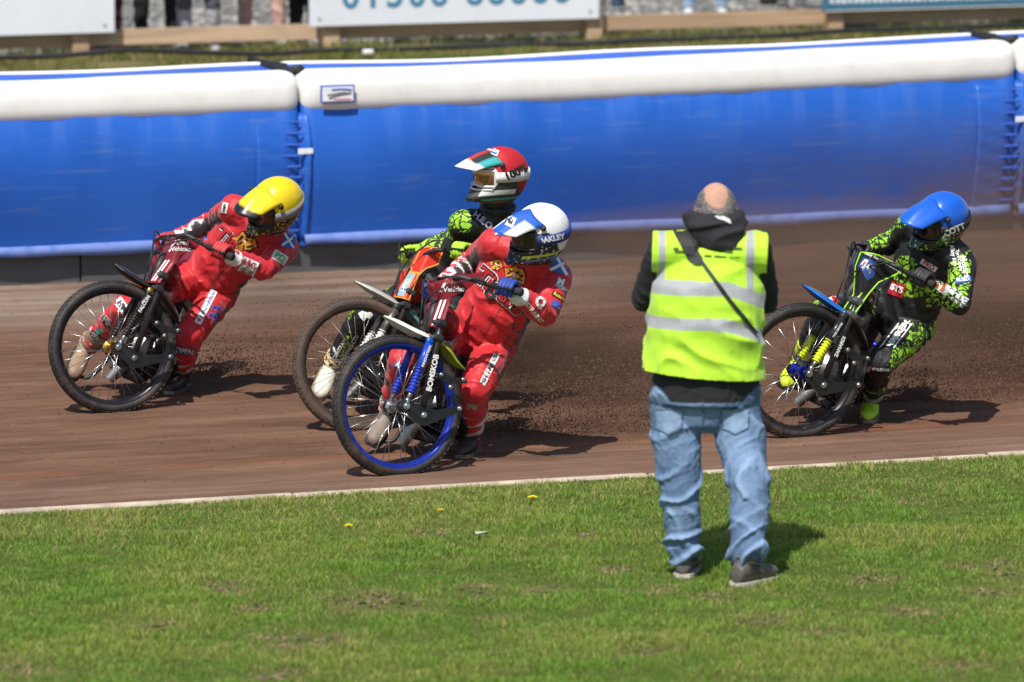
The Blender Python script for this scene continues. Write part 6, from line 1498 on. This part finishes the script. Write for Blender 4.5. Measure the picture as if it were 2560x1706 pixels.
# hood bunched behind the neck
b = MB(); nb_ = PJ['neck']
nb_ = nb_ + ZD * .040
b.tube([nb_ + np.array([.108 * math.cos(a), .088 * math.sin(a) - .01, .022 + .012 * math.sin(a * 2 + 1)]) for a in np.linspace(0, 2 * math.pi, 33)], .040, 12)
b.sphere(nb_ + np.array([.012, -.085, -.020]), (.125, .055, .085), 18); b.sphere(nb_ + np.array([-.02, -.095, .022]), (.098, .045, .045), 16); b.sphere(nb_ + np.array([.03, -.10, -.065]), (.075, .04, .045), 14)
hm_ = remeshed(b, .007, 4); HP = vco(hm_); HN = vno(hm_); HP = HP + HN * (.012 * (ridge((HP[:, 2] - HP[:, 0] * .35) * 42 + 1.4 * wob(HP, 18, 6)) - .5))[:, None]; set_vco(hm_, HP)
hbv2 = bvh_of(hm_, HP); hood = link_mesh('hood', hm_, pm('hoodie_black', (.016, .015, .019), .85, var=.15, bump=.3, bscale=150), pe, True)
patch('hood_label', [(-22, 6), (-6, 10), (18, -3), (20, -12), (4, -6), (-14, 0)], 1808, 548, hbv2, pm('label_grey', (.55, .55, .52), .7), hood, 0, .006)
# bag strap over the left shoulder and across the back
STR = pm('strap_nylon', (.012, .012, .014), .65, bump=.2)
so_ = patch('strap', [(-42, 42), (-16, 46), (33, -26), (28, -42), (12, -41), (-2, -30)], 1724, 620, vbv, STR, pe, 0, .012)
patch('strap', [(-72, 92), (-64, 94), (8, -5), (74, -86), (66, -91), (0, -9)], 1821, 746, vbv, STR, pe, 0, .010)
for k, (x, y, w_) in enumerate([(1690, 622, 12), (1700, 629, 28), (1840, 621, 30), (1812, 628, 40), (1800, 642, 30), (1836, 645, 26), (1770, 640, 18), (1730, 624, 10)]): patch('vest_print', rect(w_, 4 if k < 4 else 3), x, y, vbv, pm('print_olive', (.05, .07, .01), .7), vest, -3, .006)
for s_, sg in (('l', 1), ('r', -1)):
    hbt = MB(); ha = PJ[s_ + 'ha']
    glove(ha, np.array([sg * -.2, .1, 1.0]), PJ[s_ + 'el'], pm('skin_hand', SKIN, .6, var=.1), pe, 'hand')
SH = (LEA('shoe_grey', (.10, .09, .08), dirt=.3), pm('shoe_sole', (.50, .44, .38), .7), pm('shoe_dark', (.03, .03, .03), .6))
for s_ in 'lr': boot(PJ[s_ + 'kn'], PJ[s_ + 'an'], PJ[s_ + 'to'], 1 if s_ == 'l' else -1, SH, pe, .02, 'shoe', minz=.002, k=1.08)
b = MB(); an = PJ['ran']; b.tube([an + ZD * .03, an + ZD * .085], .044, 14); b.build('ankle', pm('skin_ankle', SKIN, .6), pe, True)
# back pockets, seat seam and belt loops on the jeans
jbv = bvh_of(pb.me, P); DST = pm('denim_dark', (.10, .155, .25), .85, var=.2, bump=.4, bscale=200)
for cx_ in (1672, 1838):
    q_ = [(-34, 26), (34, 26), (32, -20), (0, -36), (-32, -20)]
    patch('pocket', q_, cx_, 1050, jbv, pm('denim_pocket', (.19, .285, .42), .85, var=.25, bump=.4, bscale=200), pe, 0, .004)
    for i in range(5):
        a_, b_ = np.array(q_[i]), np.array(q_[(i + 1) % 5]); m_ = (a_ + b_) / 2; l_ = np.linalg.norm(b_ - a_)
        patch('pocket_seam', rect(l_, 2.6), cx_ + m_[0], 1050 - m_[1], jbv, DST, pe, math.degrees(math.atan2(b_[1] - a_[1], b_[0] - a_[0])), .007)
patch('seat_seam', rect(3, 70), 1757, 1040, jbv, DST, pe, 0, .006)
# the camera he holds up
cc = (PJ['lha'] + PJ['rha']) / 2 + np.array([0, .03, .03]); ce = empty('camera', cc); tag(ce, 'black camera held up by the man in the hi-vis vest', 'camera')
b = MB(); b.bbox(cc, (.14, .06, .10), .012); b.bbox(cc + np.array([0, 0, .06]), (.06, .06, .035), .01); b.build('camera_body', BLKM, ce)
b = MB(); b.lathe([(0, .0), (.036, 0), (.036, .06), (.040, .065), (.040, .14), (.043, .15), (.043, .20), (.036, .20), (.034, .17), (0, .17)], cc + np.array([0, .03, 0]), (0, 1, 0), 24, False); shade(b.build('lens', BLKM, ce, True), 40)

# ------------------------------------------------------------------ spectators behind the rail fence
def spectator(px, Yd, label_, top, legs, shoe, legw=.20, shorts=None, turn=0.0, hair=(.06, .04, .03), scale=1.0, lower=None):
    base = at(px, 100, Yd); base[2] = float(verge_z(np.array(base @ TD), np.array(43.6))) - .005
    R2 = lambda x, y, z: base + rot(ZD, turn, np.array([x, y, z])) * scale
    h = legw / 2
    J = {'lhip': R2(.095, 0, .93), 'rhip': R2(-.095, 0, .93), 'lkn': R2(h, -.02, .50), 'rkn': R2(-h, -.02, .50), 'lan': R2(h * 1.05, .02, .09), 'ran': R2(-h * 1.05, .02, .09), 'lto': R2(h * 1.3, -.19, .03), 'rto': R2(-h * 1.3, -.19, .03),
         'lsh': R2(.19, .0, 1.44), 'rsh': R2(-.19, .0, 1.44), 'neck': R2(0, .0, 1.50), 'head': R2(0, -.03, 1.65), 'lel': R2(.25, .03, 1.16), 'rel': R2(-.25, .03, 1.16), 'lha': R2(.17, -.16, 1.02), 'rha': R2(-.17, -.16, 1.02)}
    e = empty('person', base); tag(e, label_, 'person', 'spectators behind the rail fence')
    Bd = make_body(J, 1.0, .013, smooth=3, neck_r=.055, extra=lambda b: standing_face(b, J['head'], rot(ZD, turn, np.array([0, -1.0, 0]))))
    n = len(Bd.P); c = rgba(n, top); t = Bd.t
    lg = is_seg(Bd, 'lthigh', 'rthigh', 'lshin', 'rshin') | (is_seg(Bd, 'torso') & (Bd.T['torso'] < .1)); put(c, lg, legs)
    if shorts is not None: put(c, is_seg(Bd, 'lshin', 'rshin') & (t > shorts), (.66, .42, .36))
    if lower is not None: put(c, is_seg(Bd, 'lshin', 'rshin') & (t > .35), lower)
    put(c, is_seg(Bd, 'head', 'neck'), SKIN); q = Bd.P - J['head']; put(c, is_seg(Bd, 'head') & ((q[:, 2] > .05) | (q @ rot(ZD, turn, np.array([0, 1.0, 0])) > .02)), hair)
    w = wob(Bd.P, 20, int(px)); Bd.P = Bd.P + Bd.N * ((lg & ~((np.abs(c[:, :3] - SKIN).sum(1) < .01))) * .010 * (ridge(t * 10 + 2 * w) - .5))[:, None]; set_vco(Bd.me, Bd.P)
    set_col(Bd.me, c); link_mesh('body', Bd.me, M_MAN, e, True)
    for s_ in 'lr':
        glove(J[s_ + 'ha'], rot(ZD, turn, np.array([0, -.3, -1.0])), J[s_ + 'el'], pm('skin_hand', SKIN, .6, var=.1), e, 'hand')
        boot(J[s_ + 'kn'], J[s_ + 'an'], J[s_ + 'to'], 1, (pm('shoe_%d' % int(px), shoe, .6), pm('shoe_sole2', (.6, .58, .54), .7), pm('shoe_lace', (.5, .5, .5), .7)), e, .03, 'shoe', minz=base[2])
    return e
BLK_T = (.010, .010, .012)
spectator(262, 45.0, 'spectator in maroon trousers with a pink shoe beside the left hoarding', (.10, .01, .02), (.055, .010, .018), (.65, .12, .13), .16)
spectator(392, 45.2, 'spectator in black trousers standing between maroon and grey legs', BLK_T, BLK_T, (.05, .05, .05), .24)
spectator(497, 45.0, 'spectator in grey trousers with pale lower legs behind the timber rail', (.3, .3, .32), (.075, .08, .10), (.35, .33, .33), .22, lower=(.36, .35, .38))
spectator(655, 45.7, 'bare-legged spectator in dark shorts behind the timber rail', (.2, .2, .22), (.030, .018, .016), (.75, .74, .72), .27, shorts=-.10, scale=.98)
spectator(762, 46.0, 'spectator in black trousers at the edge of the telephone-number hoarding', BLK_T, (.010, .011, .016), (.55, .55, .56), .14)
spectator(1521, 47.3, 'spectator in dark blue jeans right of the telephone-number hoarding', (.05, .06, .10), (.035, .07, .13), (.25, .25, .26), .15)
spectator(1763, 47.7, 'spectator in pale blue jeans with legs apart behind the rail', (.5, .5, .52), (.24, .36, .54), (.5, .55, .6), .26)
spectator(1978, 48.0, 'spectator in navy trousers beside the teal hoarding', (.02, .02, .03), (.014, .018, .032), (.1, .1, .1), .14)
p = at(1916, 60, 47.15); be = empty('bag', np.array([p[0], p[1], .75])); tag(be, 'dark shoulder bag hanging over the timber rail', 'bag')
b = MB(); b.bbox((p[0], p[1] - .3, .93), (.15, .09, .20), .03); b.build('pouch', pm('bag_brown', (.035, .028, .02), .7, bump=.3), be, True)
b = MB(); b.tube(catmull([(p[0] - .06, p[1] - .3, 1.02), (p[0] - .05, p[1] - .25, 1.3), (p[0] + .05, p[1] - .25, 1.3), (p[0] + .06, p[1] - .3, 1.02)], 6), .008, 6); b.build('shoulder_strap', BLKM, be, True)

# ------------------------------------------------------------------ shale thrown up by the rear wheels
M_SPRAY = pm('flying_shale', (0.105, 0.055, 0.036), .95, var=.3, scale=4)
def spray(k, n, reach, height, label_, seed):
    r = np.random.default_rng(seed); B = BIKES[k]['B']; src = gnd_under(B); src = src + np.array([.05, .0, 0])
    s = r.random(n) ** 0.62; fan = r.normal(0, 1, n)
    dirx = np.array([1.0, .34, 0]); side = np.array([-.34, 1.0, 0])
    P = src + dirx * (s * reach)[:, None] + side * (fan * (.05 + .32 * s))[:, None]
    up = np.abs(r.normal(0, 1, n)); z = .012 + height * up * (.12 + .9 * np.sin(np.pi * np.clip(s * .72, 0, 1)) ) * .5
    P[:, 2] = np.maximum(z, .02)
    o = crumbs('flying_shale', P, (.0018 + .0065 * r.random(n) ** 4) * (1 - .3 * s), M_SPRAY, seed)
    return tag(o, label_, 'dirt', kind='stuff')
spray('W', 42000, 1.45, .40, 'spray of shale flying up behind the white-helmeted racer', 1)
spray('Y', 24000, 1.3, .34, 'spray of shale flying up behind the yellow-helmeted racer', 2)
spray('R', 20000, 1.5, .40, 'spray of shale flying up behind the red-helmeted racer', 3)
spray('B', 36000, 1.5, .44, 'spray of shale flying up behind the blue-helmeted racer', 4)

# dust hanging over the dug-up side of the track
def dust(name, c, r, dens, label_, colr=(.44, .285, .20)):
    b = MB(); b.sphere(c, r, 24, np.array([TD, QD, ZD])); me = b.mesh(name); co = vco(me); co[:, 2] = np.maximum(co[:, 2], .03); set_vco(me, co)
    m = bpy.data.materials.new(name); m.use_nodes = True; nt = m.node_tree; nt.nodes.clear()
    o_ = nd(nt, 'ShaderNodeOutputMaterial'); pv = nd(nt, 'ShaderNodeVolumePrincipled'); pv.inputs['Color'].default_value = (*colr, 1); pv.inputs['Anisotropy'].default_value = .2
    tc = nd(nt, 'ShaderNodeTexCoord'); nz = noise(nt, tc.outputs['Object'], 1.0, 4.0, .6, (2.2, 2.2, 4.0))
    # thins out towards the edge of the cloud
    mp = nd(nt, 'ShaderNodeMapping'); mp.vector_type = 'POINT'; mp.inputs['Location'].default_value = (-1, -1, -1); mp.inputs['Scale'].default_value = (2, 2, 2); nt.links.new(tc.outputs['Generated'], mp.inputs[0])
    ln = nd(nt, 'ShaderNodeVectorMath', operation='LENGTH'); nt.links.new(mp.outputs[0], ln.inputs[0])
    fall = mrange(nt, ln.outputs['Value'], .35, 1.0, 1.0, 0.0)
    mu = nd(nt, 'ShaderNodeMath', operation='MULTIPLY'); nt.links.new(fall, mu.inputs[0]); nt.links.new(mrange(nt, nz, .35, .7, .25, 1.6), mu.inputs[1])
    m2 = nd(nt, 'ShaderNodeMath', operation='MULTIPLY'); nt.links.new(mu.outputs[0], m2.inputs[0]); m2.inputs[1].default_value = dens
    nt.links.new(m2.outputs[0], pv.inputs['Density']); nt.links.new(pv.outputs[0], o_.inputs['Volume'])
    return tag(link_mesh(name, me, m, None, True, c), label_, 'dust', kind='stuff')
dust('dust_cloud', W(13.3, 31.4, .22), (2.6, 2.1, .40), .8, 'brown dust hanging over the track behind the photographer')
dust('dust_cloud', W(16.2, 32.2, .28), (2.2, 1.8, .50), .55, 'brown dust thrown against the fence at far right')
dust('dust_cloud', W(9.6, 31.2, .12), (1.1, .8, .30), 1.0, 'small puff of dust behind the yellow-helmeted racer')
dust('dust_cloud', W(10.45, 28.25, .12), (1.0, .45, .36), 4.0, 'dense roost of dust behind the white-helmeted racer', (.27, .165, .11))
dust('dust_cloud', W(13.0, 28.25, .12), (1.1, .5, .40), 3.4, 'dense roost of dust behind the blue-helmeted racer', (.27, .165, .11))
SC.cycles.volume_step_rate = 4.0
SC.cycles.volume_max_steps = 64
